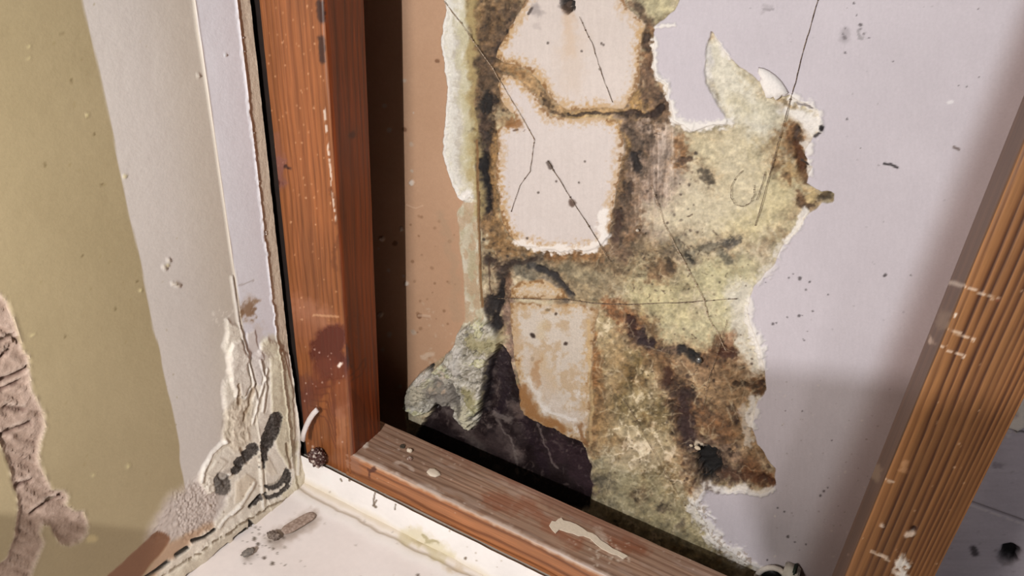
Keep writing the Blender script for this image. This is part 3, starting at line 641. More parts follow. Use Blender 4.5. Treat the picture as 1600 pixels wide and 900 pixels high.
for k, l in {1: 'grey backing paper with a ragged white tear', 2: 'plain tan face paper beside the left stud', 3: 'frayed white torn paper strip', 4: 'pinkish paper island with a dark hole, topmost',
             5: 'largest pinkish paper island, in the middle', 6: 'lowest stained paper island', 7: 'small sliver of paper island above the cross strand', 8: 'dark purple membrane in the missing lower corner', 9: 'lumpy grey torn paper pulp', 10: 'round black rot hole low in the stained gypsum', 11: 'dark hole with a rusty run in the topmost paper island'}.items():
    parts[k].parent = WB; parts[k]['label'] = l
del S

# --- the next bay, right of the right stud: two boards with an open seam, and the rest of the wall out of the frame
def board(name, poly_px, colour, mat, off=0.0):
    pass


T = Surf((0, YB - .0005, 0), (1, 0, 0), (0, 0, 1), (0.052, 0.34), (-0.535, 0.05), 0.0013, n=NB)
T.c[:] = np.array([186, 178, 186]) / 255; T.c += ((fbm(T.x / 60, T.y / 60, 3, 4) - .5) * .08)[:, None]; T.c += ((fbm(T.x / 40, T.y / 3, 8, 3) - .5) * .06)[:, None]
T.h[:] = .0016
T.line([(1400, 742), (1515, 782), (1600, 812), (1700, 850)], 1.5, (120, 110, 112), .9, .03, -.002); T.line([(1515, 786), (1600, 817)], 1.6, (214, 206, 204), .6, .03, broken=.35)
T.stain([(1520, 855), (1522, 862)], 6, (70, 64, 68), .85, .5, .2); T.stain([(1560, 864), (1570, 870)], 10, (110, 102, 104), .6); T.stain([(1558, 726), (1565, 728)], 4, (140, 132, 140), .7)
T.stain([(1578, 862)], 15, (14, 12, 14), 1, .2, .08, .3, dh=-.008); T.specks(20, (1480, 690, 1600, 900), (1, 2.4), (150, 140, 146), .6, 41)
T.stain([(1598, 625), (1596, 650), (1585, 660)], 14, (228, 220, 210), 1, .4, .5, 1.2, dh=.003, rough=.8)
T.line([(1572, 665), (1605, 675)], 2.0, (70, 60, 58), .8, .1, -.001)
T.labels[:] = 1
q = lambda a: (a.reshape(T.nu, T.nv)[:-1, :-1] + a.reshape(T.nu, T.nv)[1:, 1:]).ravel() * .5
T.labels[(q(T.y) > 782 + (q(T.x) - 1515) * .36)] = 2
tp = T.build({1: 'backing_board', 2: 'backing_board'}, M_PAPER)
for o, l in zip(tp.values(), ('grey board above the seam in the right-hand bay', 'grey board with a round hole below the seam')):
    o.parent = WB; o['label'] = l
del T
mesh_obj('wall_back_backing', box_bm((-.40, YB + .012, -.545), (.34, YB + .02, .055)), M_BLACK, WB)

# torn flap standing off the paper
def patch(name, pts, place, thick, mat, parent, nrm, bulge=0.0, jag=0.0):
    bm = bmesh.new(); n = Vector(nrm); P = []
    for k, p in enumerate(pts):
        P.append(Vector(place(p)))
    c = sum(P, Vector()) / len(P)
    a = [bm.verts.new(p) for p in P]; b = [bm.verts.new(c + (p - c) * .93 + n * thick) for p in P]; m_ = [bm.verts.new(c + (p - c) * .5 + n * (thick + bulge)) for p in P]
    t = bm.verts.new(c + n * (thick + bulge)); L = len(P)
    for k in range(L):
        j = (k + 1) % L
        bm.faces.new((a[k], a[j], b[j], b[k])); bm.faces.new((b[k], b[j], m_[j], m_[k])); bm.faces.new((m_[k], m_[j], t))
    bm.faces.new(a[::-1])
    return mesh_obj(name, bm, mat, parent)


M_WHITE = flat_mat('torn paper core', (240, 234, 228), .8, .03, 700, .25)
FL = [(1185, 105), (1193, 106), (1202, 110), (1212, 117), (1221, 126), (1228, 136), (1233, 145), (1228, 149), (1223, 148), (1219, 153), (1213, 157), (1209, 151), (1204, 154), (1197, 153), (1194, 143), (1190, 134), (1187, 127), (1189, 120), (1184, 112)]
o = patch('paper_flap', FL, lambda p: back(p, .0018), .0016, M_WHITE, WB, NB, .0012); o['label'] = 'curled white paper flap at the top of the tear'
# round screw hole and screws
def disc_hole(name, p, r, parent, off=.0004, mat=M_BLACK):
    bm = bmesh.new(); bmesh.ops.create_cone(bm, cap_ends=True, segments=20, radius1=r, radius2=r * .8, depth=.004)
    bmesh.ops.rotate(bm, verts=bm.verts, matrix=Matrix.Rotation(math.radians(90), 3, 'X'))
    bmesh.ops.translate(bm, verts=bm.verts, vec=Vector(back(p, off)))
    return mesh_obj(name, bm, mat, parent)


M_STEEL = flat_mat('dull steel', (120, 120, 118), .35, .2, 900, .2, .7); M_STEEL.node_tree.nodes['Principled BSDF'].inputs['Metallic'].default_value = .7
bm = blob_bm(back((1092, 563), .0022), (.0024, .0016, .0026), 5, .08, 2, 3); mesh_obj('screw_tip', bm, M_STEEL, WB)
for k, (p, r, c) in enumerate([((996, 360), 3.2, (226, 214, 196)), ((1090, 700), 6, (214, 196, 170)), ((1080, 696), 3.5, (214, 196, 170))]):
    mesh_obj('plaster_crumb', blob_bm(back(p, .002), (r * .0004, .0012, r * .00028), 20 + k, .3, 2, 3), flat_mat('crumb%d' % k, c, .9, .08), WB)

# ================================================================== LEFT WALL
C0 = np.array([-.385, -.004, 0]); DV = np.array([-.087, -.9962, 0]); NL = np.array([.9962, -.087, 0])


def leftw(p, off=0.0):
    return on_plane(p, C0 + NL * off, NL)


def left_surface(ul, vl, step):
    W = Surf(C0, DV, (0, 0, 1), ul, vl, step, n=NL)
    x, y, s = W.x, W.y, W.U
    big = fbm(x / 150, y / 150, 103, 4) - .5; fine = fbm(x / 6, y / 6, 105, 3) - .5; mid = fbm(x / 22, y / 22, 109, 4) - .5
    W.c[:] = np.array([172, 155, 120]) / 255; W.c += (big * .05 + fine * .012)[:, None]
    W.r[:] = .5
    # primed band, tape, bare corner
    e1 = .105 + (vnoise(W.V * 60, W.V * 0, 5) - .5) * .0022
    e1 = e1 + np.clip(-W.V - .36, 0, 1) * .05
    m = sstep(.0006, -.0006, s - e1); W.c = W.c * (1 - m[:, None]) + (np.array([213, 204, 196]) / 255 + (big * .03 + fine * .01)[:, None]) * m[:, None]
    warm = sstep(.085, .045, s) * m; W.mix(np.arange(len(s)), (204, 192, 172), warm * .5)
    e2 = .0400 + (vnoise(W.V * 40, W.V * 0, 8) - .5) * .0014
    m = sstep(.0005, -.0005, s - e2); W.c = W.c * (1 - m[:, None]) + (np.array([236, 234, 239]) / 255 + (big * .03)[:, None]) * m[:, None]
    W.h += m * .0008
    rd = 1 - sstep(.0002, .0009, np.abs(s - e2 - .0002)); W.mix(np.arange(len(s)), (226, 214, 196), rd * .8); W.h += rd * .0006
    W.h += (mid * .00022 + fine * .00010)
    # frayed tape edge and the ripped board end at the corner
    e3 = .0105 + (fbm(W.V * 150, W.V * 0, 12, 4) - .5) * .0035
    m = sstep(.0004, -.0004, s - e3); W.mix(np.arange(len(s)), (222, 206, 184), m); W.h -= m * (.0007 + .0006 * (fbm(s * 900, W.V * 200, 13, 3)))
    rd = 1 - sstep(.0004, .0012, np.abs(s - e3 - .0004 + fine * .002)); W.mix(np.arange(len(s)), (238, 232, 230), rd * .9); W.h += rd * .0008
    st = W.stain
    # small marks on the paint
    for p in [(96, 51), (111, 126), (136, 182), (70, 257), (148, 210), (159, 288), (214, 440), (180, 483), (102, 526), (130, 400)]: st([p], 2.4, (120, 104, 70), .8, .5, .1)
    for p in [(46, 72), (47, 88), (220, 455), (137, 180), (52, 522), (145, 742), (200, 729), (194, 276), (262, 415)]: st([p], 3, (214, 200, 150), .7, .5, .2, dh=.0006)
    for p, r in [((276, 443), 6), ((270, 441), 4), ((258, 418), 4), ((265, 408), 3), ((308, 118), 3), ((352, 85), 2)]: st([p], r, (208, 196, 180), .9, .5, .6, dh=.0012)
    st([(140, 842), (148, 840)], 6, (206, 188, 140), .9, .5, .2)
    W.specks(60, (0, 0, 280, 800), (.8, 1.8), (150, 132, 88), .5, 51)
    # rust-brown stain on the tape
    st([(388, 478), (384, 488)], 11, (134, 98, 66), .95, .5, .5, 1); st([(392, 468), (398, 464)], 5, (160, 128, 96), .8); st([(386, 462), (384, 500)], 8, (200, 180, 162), .4, .8)
    W.line([(372, 446), (395, 438)], 1.4, (196, 188, 186), .8, .1)
    # peeled patch bottom left
    TP = [(-60, 410), (-30, 440), (0, 460), (12, 475), (22, 500), (28, 520), (34, 543), (45, 556), (46, 580), (50, 612), (60, 630), (68, 645), (70, 670), (64, 690), (61, 710), (63, 726), (72, 745), (82, 765), (100, 767), (107, 776), (104, 790), (116, 799), (130, 799), (138, 815), (138, 832), (127, 846), (110, 852), (95, 848), (86, 835), (80, 820), (67, 818), (64, 835), (69, 846), (64, 862), (55, 885), (40, 930), (15, 985), (-20, 960), (-30, 910), (0, 880), (10, 872), (22, 840), (26, 815), (30, 795), (28, 770), (20, 752), (15, 730), (9, 710), (0, 690), (-30, 640), (-70, 600), (-90, 520), (-85, 450)]
    i, m = W.poly(TP, None, 1, .2, 1.6, -.0016, .8)
    ux = (x[i] * .86 + y[i] * .5); uy = (-x[i] * .5 + y[i] * .86)
    rg = ridged(ux / 60 + W.w1[i] * .6, uy / 9 + W.w2[i] * 1.2, 115, 4); gr = fbm(x[i] / 5, y[i] / 5, 117, 3) - .5
    t = np.array([176, 152, 136]) / 255 + ((rg - .6) * .16 + gr * .12)[:, None]
    W.c[i] = W.c[i] * (1 - m[:, None]) + t * m[:, None]; W.h[i] += m * ((rg - .6) * .0034 + gr * .0010)
    crv = sstep(.30, .22, rg) * m; W.mix(i, (110, 86, 74), crv * .7)
    ed = (1 - sstep(1, 4, dline(x[i] + W.wx[i] * .2, y[i] + W.wy[i] * .2, TP, True))); W.mix(i, (206, 188, 170), ed * .45); W.h[i] += ed * .0006
    for pts in ([(0, 540), (20, 525), (30, 535)], [(0, 600), (30, 585), (42, 575)], [(0, 680), (25, 672), (50, 662)], [(5, 610), (30, 600)], [(25, 760), (50, 752)], [(50, 805), (75, 785), (95, 775)], [(10, 640), (40, 640)], [(0, 565), (14, 550)]):
        W.line(pts, 3.5, (104, 80, 70), .8, .25, -.0022); W.line([(a, b - 6) for a, b in pts], 2.5, (206, 188, 174), .5, .25, .001)
    # rough primer, bare brown patch and caulk near the pan
    i, m = W.poly([(262, 775), (290, 762), (322, 742), (345, 770), (330, 830), (270, 850), (225, 845)], None, 1, .5, 12, .0006)
    W.c[i] = W.c[i] * (1 - m[:, None]) + (np.array([206, 192, 182]) / 255 + ((fbm(x[i] / 3, y[i] / 3, 121, 3) - .5) * .16)[:, None]) * m[:, None]; W.h[i] += m * (fbm(x[i] / 3, y[i] / 3, 121, 3) - .5) * .0022
    W.poly([(262, 850), (330, 815), (345, 830), (240, 915), (200, 930)], (192, 160, 132), 1, .3, 5, 0)
    W.poly([(150, 915), (185, 885), (215, 858), (235, 838), (246, 830), (258, 832), (266, 840), (262, 852), (250, 868), (236, 882), (222, 900), (200, 930)], (140, 98, 70), 1, .1, 1.6, -.0006, .5)
    # thick smeared joint compound / caulk
    CK = [(355, 500), (372, 508), (392, 560), (420, 530), (452, 560), (470, 640), (476, 700), (480, 750), (466, 775), (430, 800), (380, 832), (330, 870), (280, 910), (215, 930), (250, 890), (330, 822), (352, 790), (360, 770), (322, 770), (310, 752), (325, 720), (345, 690), (352, 655), (348, 620), (356, 575), (350, 540)]
    i, m = W.poly(CK, None, 1, .5, 4, .0018, .5)
    lm = fbm(x[i] / 30, y[i] / 20, 125, 4) - .5; rr = ridged(x[i] / 20 + W.w1[i], y[i] / 44, 127, 3)
    t = np.array([240, 231, 215]) / 255 + (lm * .08 + (rr - .6) * .03)[:, None]
    W.c[i] = W.c[i] * (1 - m[:, None] * .9) + t * m[:, None] * .9; W.h[i] += m * (lm * .0022 + (rr - .6) * .0005 + (vnoise(x[i] / 9 + W.w1[i] * 2, y[i] / 60, 129) - .5) * .0005)
    st([(425, 540), (440, 600), (445, 650)], 14, (222, 213, 180), .6, .8); st([(462, 700), (468, 750), (445, 775)], 8, (206, 193, 158), .6, .8); st([(400, 520), (395, 560)], 14, (222, 212, 206), .7, .8)
    for pl, c, h_ in [([(352, 560), (360, 534), (374, 530), (383, 560), (388, 600), (378, 618), (366, 616), (358, 596)], (238, 229, 216), .0022), ([(384, 520), (396, 516), (408, 560), (404, 600), (392, 604)], (234, 226, 220), .0008),
                      ([(418, 560), (440, 548), (454, 600), (460, 680), (448, 730), (430, 700), (420, 640)], (232, 223, 196), .0010), ([(392, 700), (402, 690), (412, 700), (430, 740), (418, 742), (404, 728)], (238, 228, 210), .0006), ([(320, 742), (340, 712), (352, 720), (336, 748)], (232, 222, 206), .0008), ([(366, 752), (384, 738), (398, 748), (388, 776), (366, 786)], (228, 214, 192), .0008)]:
        i_, m_ = W.poly(pl, c, .9, .25, 2.0, h_)
    i_, m_ = W.poly([(350, 640), (372, 618), (394, 628), (390, 690), (362, 704), (346, 684)], (220, 206, 184), .8, .4, 5)
    rg_ = ridged(x[i_] / 12 + W.w1[i_], y[i_] / 16, 139, 3); W.h[i_] += m_ * (rg_ - .6) * .0026; W.c[i_] += (m_ * (rg_ - .62) * .35)[:, None]
    for pts, r in [([(312, 752), (318, 730), (330, 708), (344, 693), (351, 688)], 2.6), ([(351, 689)], 4.5), ([(362, 432), (372, 500), (384, 560), (393, 600), (397, 622)], 2.0), ([(402, 700), (405, 745), (408, 792)], 2.0), ([(453, 556), (462, 620), (467, 690), (463, 740)], 2.6), ([(402, 560), (412, 600), (406, 640)], 1.6), ([(388, 606), (380, 622), (366, 618)], 2.0), ([(336, 756), (358, 738)], 2.0), ([(372, 790), (352, 806), (340, 822)], 2.2), ([(394, 752), (378, 782), (360, 802)], 2.4), ([(414, 575), (400, 620), (392, 660)], 1.4)]:
        st(pts, r, (244, 238, 228), .8, .7, .06, .3, dh=.0011); st([(a + 4, b + 3) for a, b in pts], r, (190, 174, 152), .4, .8, .08, .3, dh=-.0003)
    W.specks(40, (332, 484, 374, 512), (1.0, 2.2), (240, 232, 220), .8, 57); W.specks(24, (320, 700, 460, 800), (1.0, 2.4), (150, 130, 108), .6, 58)
    for pts, r in [([(372, 700), (385, 720)], 3), ([(395, 600), (380, 655)], 2.5), ([(352, 760), (340, 742)], 3), ([(368, 600), (372, 630)], 2.5), ([(445, 690), (452, 730)], 2.5)]:
        st(pts, r, (150, 124, 96), .6, .7, .3, dh=-.0012)
    W.line([(388, 560), (396, 610), (392, 650)], 1.6, (180, 168, 154), .7, .2)
    # bead along the pan with black splits
    BD = [(476, 742), (470, 762), (440, 785), (400, 808), (350, 842), (300, 880), (255, 915)]
    st(BD, 11, (218, 206, 184), .85, .6, .25, .5, dh=.0022)
    for pts in ([(205, 915), (243, 893), (262, 878)], [(300, 845), (318, 838), (333, 826)], [(385, 822), (386, 812), (391, 818)], [(287, 897), (300, 890), (318, 878)], [(318, 876), (340, 858), (352, 848)], [(388, 790), (402, 775), (412, 770)], [(275, 868), (292, 855)], [(362, 838), (380, 824)]):
        W.line(pts, 3.0, (40, 34, 28), .95, .12, -.002)
    W.line([(250, 900), (300, 868), (350, 832), (400, 798), (450, 772)], 1.6, (130, 112, 90), .8, .3, -.001, broken=.3)
    # black mould blotches
    def mould(pts, r, a=.95):
        i = W.sel(pts, r * 2 + 12)
        xx = x[i] + W.wx[i] * .3; yy = y[i] + W.wy[i] * .3; d = dline(xx, yy, pts)
        g = fbm(x[i] / 2.6, y[i] / 2.6, 133, 3) - .5
        m = a * (1 - sstep(r * .82, r * 1.1, d + g * 4)); W.mix(i, (66, 60, 56), m)
        W.c[i] += (m * (vnoise(x[i] / 1.6, y[i] / 1.6, 137) - .5) * .32)[:, None]; W.h[i] -= m * .0009
    mould([(428, 652), (424, 668), (414, 690)], 10.5); mould([(412, 690), (408, 712)], 8); mould([(406, 715), (405, 728)], 4)
    mould([(372, 720), (382, 712), (392, 700)], 9); mould([(345, 750), (348, 762)], 13, .75); mould([(365, 735), (374, 726)], 6)
    mould([(444, 735), (440, 748), (428, 758), (416, 760)], 5.5); mould([(448, 740), (446, 758), (430, 772), (414, 776)], 3.5); mould([(395, 786), (408, 772)], 3.5)
    st([(436, 742), (430, 752), (418, 756)], 2.5, (210, 200, 184), .9, .5, .1); st([(356, 740), (350, 748)], 5, (200, 190, 178), .7, .6)
    st([(402, 704), (406, 740), (410, 790)], 2.4, (226, 216, 198), .95, .5, .15, dh=.001)
    return W, TP, CK


W, TP, CK = left_surface((0.0, .118), (-.515, -.30), .0006)
W2, _, _ = left_surface((.118, .46), (-.515, .05), .0014)
W3, _, _ = left_surface((0.0, .118), (-.30, .05), .0010)


def left_build(W, root):
    L = W.labels
    q = lambda a: (a.reshape(W.nu, W.nv)[:-1, :-1] + a.reshape(W.nu, W.nv)[1:, 1:]).ravel() * .5
    qs = q(W.U); qv = q(W.V)
    L[:] = 0
    L[qs < .105 + np.clip(-qv - .36, 0, 1) * .05] = 1
    L[qs < .0400] = 2
    L[qs < .0105] = 3
    W.label(4, CK, .5); W.label(5, TP, .2)
    return W.build({0: 'wall_left', 1: 'primed_band', 2: 'joint_tape', 3: 'board_edge', 4: 'caulk_smear', 5: 'peeled_patch'},
                   {0: M_PAINT, 1: M_PAINT, 2: M_PAINT, 3: M_ROUGH, 4: M_ROUGH, 5: M_ROUGH})


def join_into(dst, src):
    bm = bmesh.new(); bm.from_mesh(dst.data); bm.from_mesh(src.data); bm.to_mesh(dst.data); bm.free()
    col.objects.unlink(src); bpy.data.objects.remove(src)


allp = {}
for Wx in (W, W3, W2):
    for k, o in left_build(Wx, None).items():
        if k in allp: join_into(allp[k], o)
        else: allp[k] = o
WL = tag(allp[0], 'olive painted left wall with peeling patches', kind='structure')
for k, l in {1: 'broad pale primed band beside the olive paint', 2: 'white joint tape strip along the corner', 3: 'ripped tan board end at the corner', 4: 'cracked smeared caulk with black mould above the pan', 5: 'ragged brown peeled patch'}.items():
    allp[k].parent = WL; allp[k]['label'] = l
del W, W2, W3
q0 = C0 - NL * .012
bm = bmesh.new()
vs = []
for a in (0.0, .46):
    for z in (-.53, .05):
        for t in (.0035, .013):
            vs.append(bm.verts.new(Vector(C0 + DV * a - NL * t + np.array([0, 0, z]))))
bmesh.ops.convex_hull(bm, input=vs)
mesh_obj('board_core', bm, flat_mat('gypsum core', (150, 134, 116), .9, .1, 300), WL, False)
# loose ragged crumbs of gypsum along the board end
rr = random.Random(5)
M_CHALK = flat_mat('chalky gypsum', (226, 216, 204), .9, .06, 900, .4)
bm = bmesh.new()
for k in range(26):
    z = rr.uniform(-.47, -.07); s_ = rr.uniform(.009, .0125)
    c = C0 + DV * s_ + NL * .0004; c[2] = z
    b2 = blob_bm(c, [rr.uniform(.0004, .0009) for _ in range(3)], k, .35, 2, 2)
    me = bpy.data.meshes.new('t'); b2.to_mesh(me); b2.free(); bm.from_mesh(me); bpy.data.meshes.remove(me)
o = mesh_obj('gypsum_crumbs', bm, M_CHALK, WL); o['kind'] = 'stuff'


# ================================================================== STUDS AND PLATE
def wood_face(o, u, v, ul, vl, n, step, vstep, paint):
    F = Surf(o, u, v, ul, vl, step, n=n, vstep=vstep); paint(F); F.labels[:] = 1
    return F


def wood_paint(base, dark, freq, seed, along='V', contrast=.5, warp=1.0):
    def f(F):
        a = F.U if along == 'V' else F.V; b = F.V if along == 'V' else F.U
        wob = (fbm(b * 9, a * 30, seed, 3) - .5) * .010 * warp
        g = (a + wob) * freq
        ring = .5 + .5 * np.sin(2 * np.pi * (g + 1.2 * (vnoise(g * .4, b * 0, seed + 3) - .5)))
        ring = ring ** 3
        fib = fbm(a * 1800, b * 40, seed + 5, 3) - .5
        tone = fbm(a * 60, b * 12, seed + 7, 3) - .5
        F.c[:] = np.array(base) / 255
        F.mix(np.arange(len(a)), dark, np.clip(ring * contrast, 0, 1))
        F.c *= (1 + fib * .30 + tone * .28)[:, None]
        F.h += fib * .0003 - ring * .0002
        F.r[:] = .42 + fib * .2
    return f


def join_faces(name, faces, mat, parent=None):
    objs = [f.build({1: name}, mat)[1] for f in faces]
    for o in objs[1:]:
        join_into(objs[0], o)
    objs[0].name = name; objs[0].parent = parent
    return objs[0]


LX0, LX1, LDEP = -.3812, -.327, .037
ZT, ZPL = .05, -.436


def ls_front(F):
    wood_paint((140, 84, 47), (94, 50, 24), 170, 201, contrast=.45)(F)
    st = F.stain
    st([(445, 500), (480, 510)], 40, (150, 96, 74), .45, .8); st([(470, 480), (500, 490)], 20, (170, 120, 96), .4, .8); F.line([(490, 492), (528, 494)], 2, (206, 160, 120), .6, .1)
    st([(518, 530), (508, 548), (522, 572)], 25, (86, 38, 28), .95, .25, .3, .3, rough=.25); st([(512, 570), (500, 600), (480, 620)], 16, (104, 50, 34), .8, .6); st([(530, 580), (530, 640)], 14, (124, 66, 40), .6, .7)
    st([(470, 600), (478, 650)], 18, (104, 60, 48), .7, .7); st([(530, 640), (532, 690)], 9, (190, 140, 116), .35, .8)
    for k in range(7): F.line([(500 - k * 3, 590 + k * 9), (520 - k * 2, 580 + k * 12), (524, 640 + k * 10)], 1.4, (92, 44, 26), .5, .2)
    st([(437, 255), (440, 270), (445, 288)], 9, (120, 78, 72), .8, .6, rough=.2); st([(447, 261)], 3, (40, 22, 20), .9); st([(442, 290)], 4, (70, 32, 26), .9); st([(430, 215), (438, 250)], 10, (132, 84, 70), .5, .8)
    ls_arris(F); F.specks(110, (420, 0, 530, 500), (.8, 1.8), (226, 180, 140), .6, 61); st([(532, 568), (530, 572)], 3, (240, 226, 214), .95, .4, .1); F.specks(26, (470, 540, 540, 700), (.8, 1.8), (216, 190, 176), .7, 62)


def ls_arris(F):
    st = F.stain
    st([(500, 8), (502, 30)], 7, (50, 26, 18), .9, .5, .2); st([(502, 60), (504, 96)], 5.5, (54, 30, 20), .9, .6, .2)
    F.line([(506, 166), (511, 210), (516, 260), (520, 310), (525, 345)], 2.2, (222, 206, 192), .8, .08, .0003, broken=.42)
    st([(519, 300), (524, 360), (528, 420)], 4, (98, 54, 30), .5, .8)


def ls_side(F):
    wood_paint((124, 58, 24), (84, 38, 16), 150, 211, contrast=.4)(F)  # base darker than the front face: shade put into the wood colour
    st = F.stain
    st([(500, 10), (502, 30)], 7, (50, 26, 18), .9, .5, .2); st([(502, 60), (504, 95)], 5, (58, 32, 22), .85, .6, .2); st([(506, 30)], 5, (112, 60, 40), .8)
    st([(551, 212)], 5.5, (48, 28, 24), .9, .5, .3); st([(552, 212)], 11, (112, 58, 34), .5, .7)
    ls_arris(F)
    st([(534, 545), (538, 570)], 11, (64, 40, 36), .9, .5, .2); st([(530, 530), (536, 540)], 5, (36, 22, 20), .9)
    for k in range(9): F.line([(535, 500 + k * 6), (548, 490 + k * 5), (562, 494 + k * 6)], 1.3, (100, 48, 24), .5, .5)
    F.line([(545, 590), (560, 575), (570, 560)], 1.6, (92, 44, 22), .7, .2); F.line([(545, 598), (566, 585), (572, 560)], 1.6, (92, 44, 22), .6, .2)
    for k in range(6): F.line([(545 + k * 3, 600 + k * 4), (552 + k * 4, 640), (560 + k * 5, 668)], 1.3, (90, 44, 24), .5, .2)


F1 = wood_face((LX0, 0, 0), (1, 0, 0), (0, 0, 1), (0, LX1 - LX0), (-.462, ZT), (0, -1, 0), .0007, .0011, ls_front)
F2 = wood_face((LX1, 0, 0), (0, 1, 0), (0, 0, 1), (0, LDEP), (-.462, ZT), (1, 0, 0), .0007, .0011, ls_side)


def soften(F, al, end, vec, rho):      # eased arris: this face takes half of the quarter round
    t = np.abs(end - al); sg = np.sign(end - .5 * (al.min() + al.max())); rr_ = rho * (.7 + .6 * vnoise(F.V * 45 + F.U * 0, F.U * 0, 9) if len(np.unique(F.V[:5])) > 1 else .7 + .6 * vnoise(F.U * 45, F.U * 0, 9))
    k = t < rr_; th = (1 - t / rr_) * math.pi / 4
    new = end - sg * rr_ + sg * rr_ * np.sin(th)
    F.P = F.P + np.where(k, new - al, 0)[:, None] * np.asarray(vec, float); F.h -= np.where(k, rr_ * (1 - np.cos(th)), 0)


soften(F1, F1.U, LX1 - LX0, (1, 0, 0), .0038); soften(F2, F2.U, 0, (0, 1, 0), .0038)
stud = join_faces('wall_stud', [F1, F2], M_WOOD)
tag(stud, 'reddish brown timber stud with a dark round knot, beside the left wall', 'stud')
mesh_obj('stud_core', box_bm((LX0 + .0002, .005, -.462), (LX1 - .005, LDEP - .0002, ZT)), flat_mat('stud heart', (120, 66, 36), .7, .1, 90), stud, False)

cp = mesh_obj('wall_corner', box_bm((-.43, .0015, -.53), (-.3816, YB + .012, ZT)), flat_mat('shaded corner post', (30, 18, 12), .9, .15, 120), None, False)  # post near black: shade of the narrow gap put into its colour
cp['kind'] = 'structure'
# --- right stud, broad coarse grain
RX0, RX1, RDEP = .0445, .0845, .055


def rs_grain(base, dark, seed, front):
    def f(F):
        a, b = F.U, F.V
        F.c[:] = np.array(base) / 255
        tone = fbm(a * 90, b * 8, seed, 3) - .5; fib = fbm(a * 1700, b * 30, seed + 2, 3) - .5
        F.c *= (1 + tone * .34 + fib * .22)[:, None]; F.r[:] = .55
        if front:
            q_ = a + (fbm(b * 7, a * 20, seed + 4, 2) - .5) * .0036 + (b + .25) * .012
            for u0, wd, al in [(.0035, .0006, .5), (.0085, .0006, .9), (.0120, .0006, .85), (.0162, .0007, .95), (.0196, .0006, .85), (.0228, .0007, .9), (.0262, .0005, .7), (.0285, .0006, .75), (.0308, .0005, .7), (.0330, .0005, .7), (.0352, .0005, .7), (.0372, .0005, .6), (.0392, .0005, .6), (.0412, .0005, .6)]:
                d = q_ - u0
                m = al * (np.exp(-np.clip(-d, 0, 1) / (wd * 2.2)) * (d < 0) + (1 - sstep(0, wd * .8, d)) * (d >= 0)); m = m * (1.25 + .9 * (vnoise(b * 40, b * 0 + u0 * 900, seed + 9) - .5))
                m = np.maximum(0, m) * (.8 + .5 * tone)
                F.mix(np.arange(len(a)), dark, np.clip(m * .95, 0, .95)); F.h -= .00025 * np.clip(m, 0, 1)
    return f


def rs_front(F):
    rs_grain((146, 100, 58), (56, 26, 10), 221, True)(F)
    st = F.stain
    for pts in ([(1487, 443), (1510, 450), (1545, 462), (1560, 466)], [(1480, 515), (1505, 522), (1525, 532)], [(1455, 535), (1480, 545), (1508, 556)], [(1368, 745), (1395, 754)], [(1385, 870), (1372, 866)], [(1360, 860), (1388, 875)]):
        F.line(pts, 2.6, (222, 200, 180), .7, .3, .0003, broken=.3)
    st([(1489, 443)], 7, (206, 184, 166), .7, .7); st([(1558, 465)], 5, (120, 70, 46), .9); st([(1492, 493)], 3.5, (226, 210, 192), .9, .5, .2); st([(1467, 508)], 3, (220, 196, 176), .8)
    st([(1426, 827)], 5, (50, 28, 18), .95, .4, .2, dh=-.0015); st([(1416, 836), (1424, 834)], 5, (214, 192, 174), .9, .5, .4, dh=.0008); st([(1379, 820)], 4, (214, 190, 170), .9, .5, .3, dh=.0008)
    st([(1410, 880), (1412, 895)], 12, (232, 224, 214), .95, .5, .6, 1.4, dh=.0012); st([(1395, 888)], 5, (226, 214, 202), .7)
    st([(1418, 725), (1412, 735)], 5, (196, 150, 110), .6); F.specks(50, (1330, 350, 1600, 900), (.8, 2), (214, 184, 156), .6, 71)


def rs_side(F):
    rs_grain((102, 74, 56), (70, 44, 28), 231, False)(F)
    F.line([(1485, 441), (1500, 446)], 4, (206, 190, 176), .8, .3); F.stain([(1478, 490), (1474, 505)], 8, (150, 126, 104), .6); F.stain([(1452, 532), (1456, 536)], 4, (210, 186, 166), .8)
    F.stain([(1372, 735), (1368, 745)], 8, (150, 126, 102), .8); F.specks(24, (1300, 400, 1560, 900), (1, 2.2), (190, 168, 150), .6, 73)


G1 = wood_face((RX0, 0, 0), (1, 0, 0), (0, 0, 1), (0, RX1 - RX0), (-.56, ZT + .005), (0, -1, 0), .0005, .0012, rs_front)
G2 = wood_face((RX0, 0, 0), (0, 1, 0), (0, 0, 1), (0, RDEP), (-.56, ZT + .005), (-1, 0, 0), .0007, .0014, rs_side)
soften(G1, G1.U, 0, (1, 0, 0), .002); soften(G2, G2.U, 0, (0, 1, 0), .002)
stud2 = join_faces('wall_stud', [G1, G2], M_WOOD)
tag(stud2, 'lighter brown timber stud with bold dark straight grain at the right', 'stud')
mesh_obj('stud_core', box_bm((RX0 + .003, .003, -.56), (RX1 - .0004, RDEP, ZT + .005)), flat_mat('stud heart right', (150, 106, 70), .7, .1, 90), stud2, False)

# --- bottom plate
PX0, PX1, PY1, PZB = -.336, .044, .048, -.4628


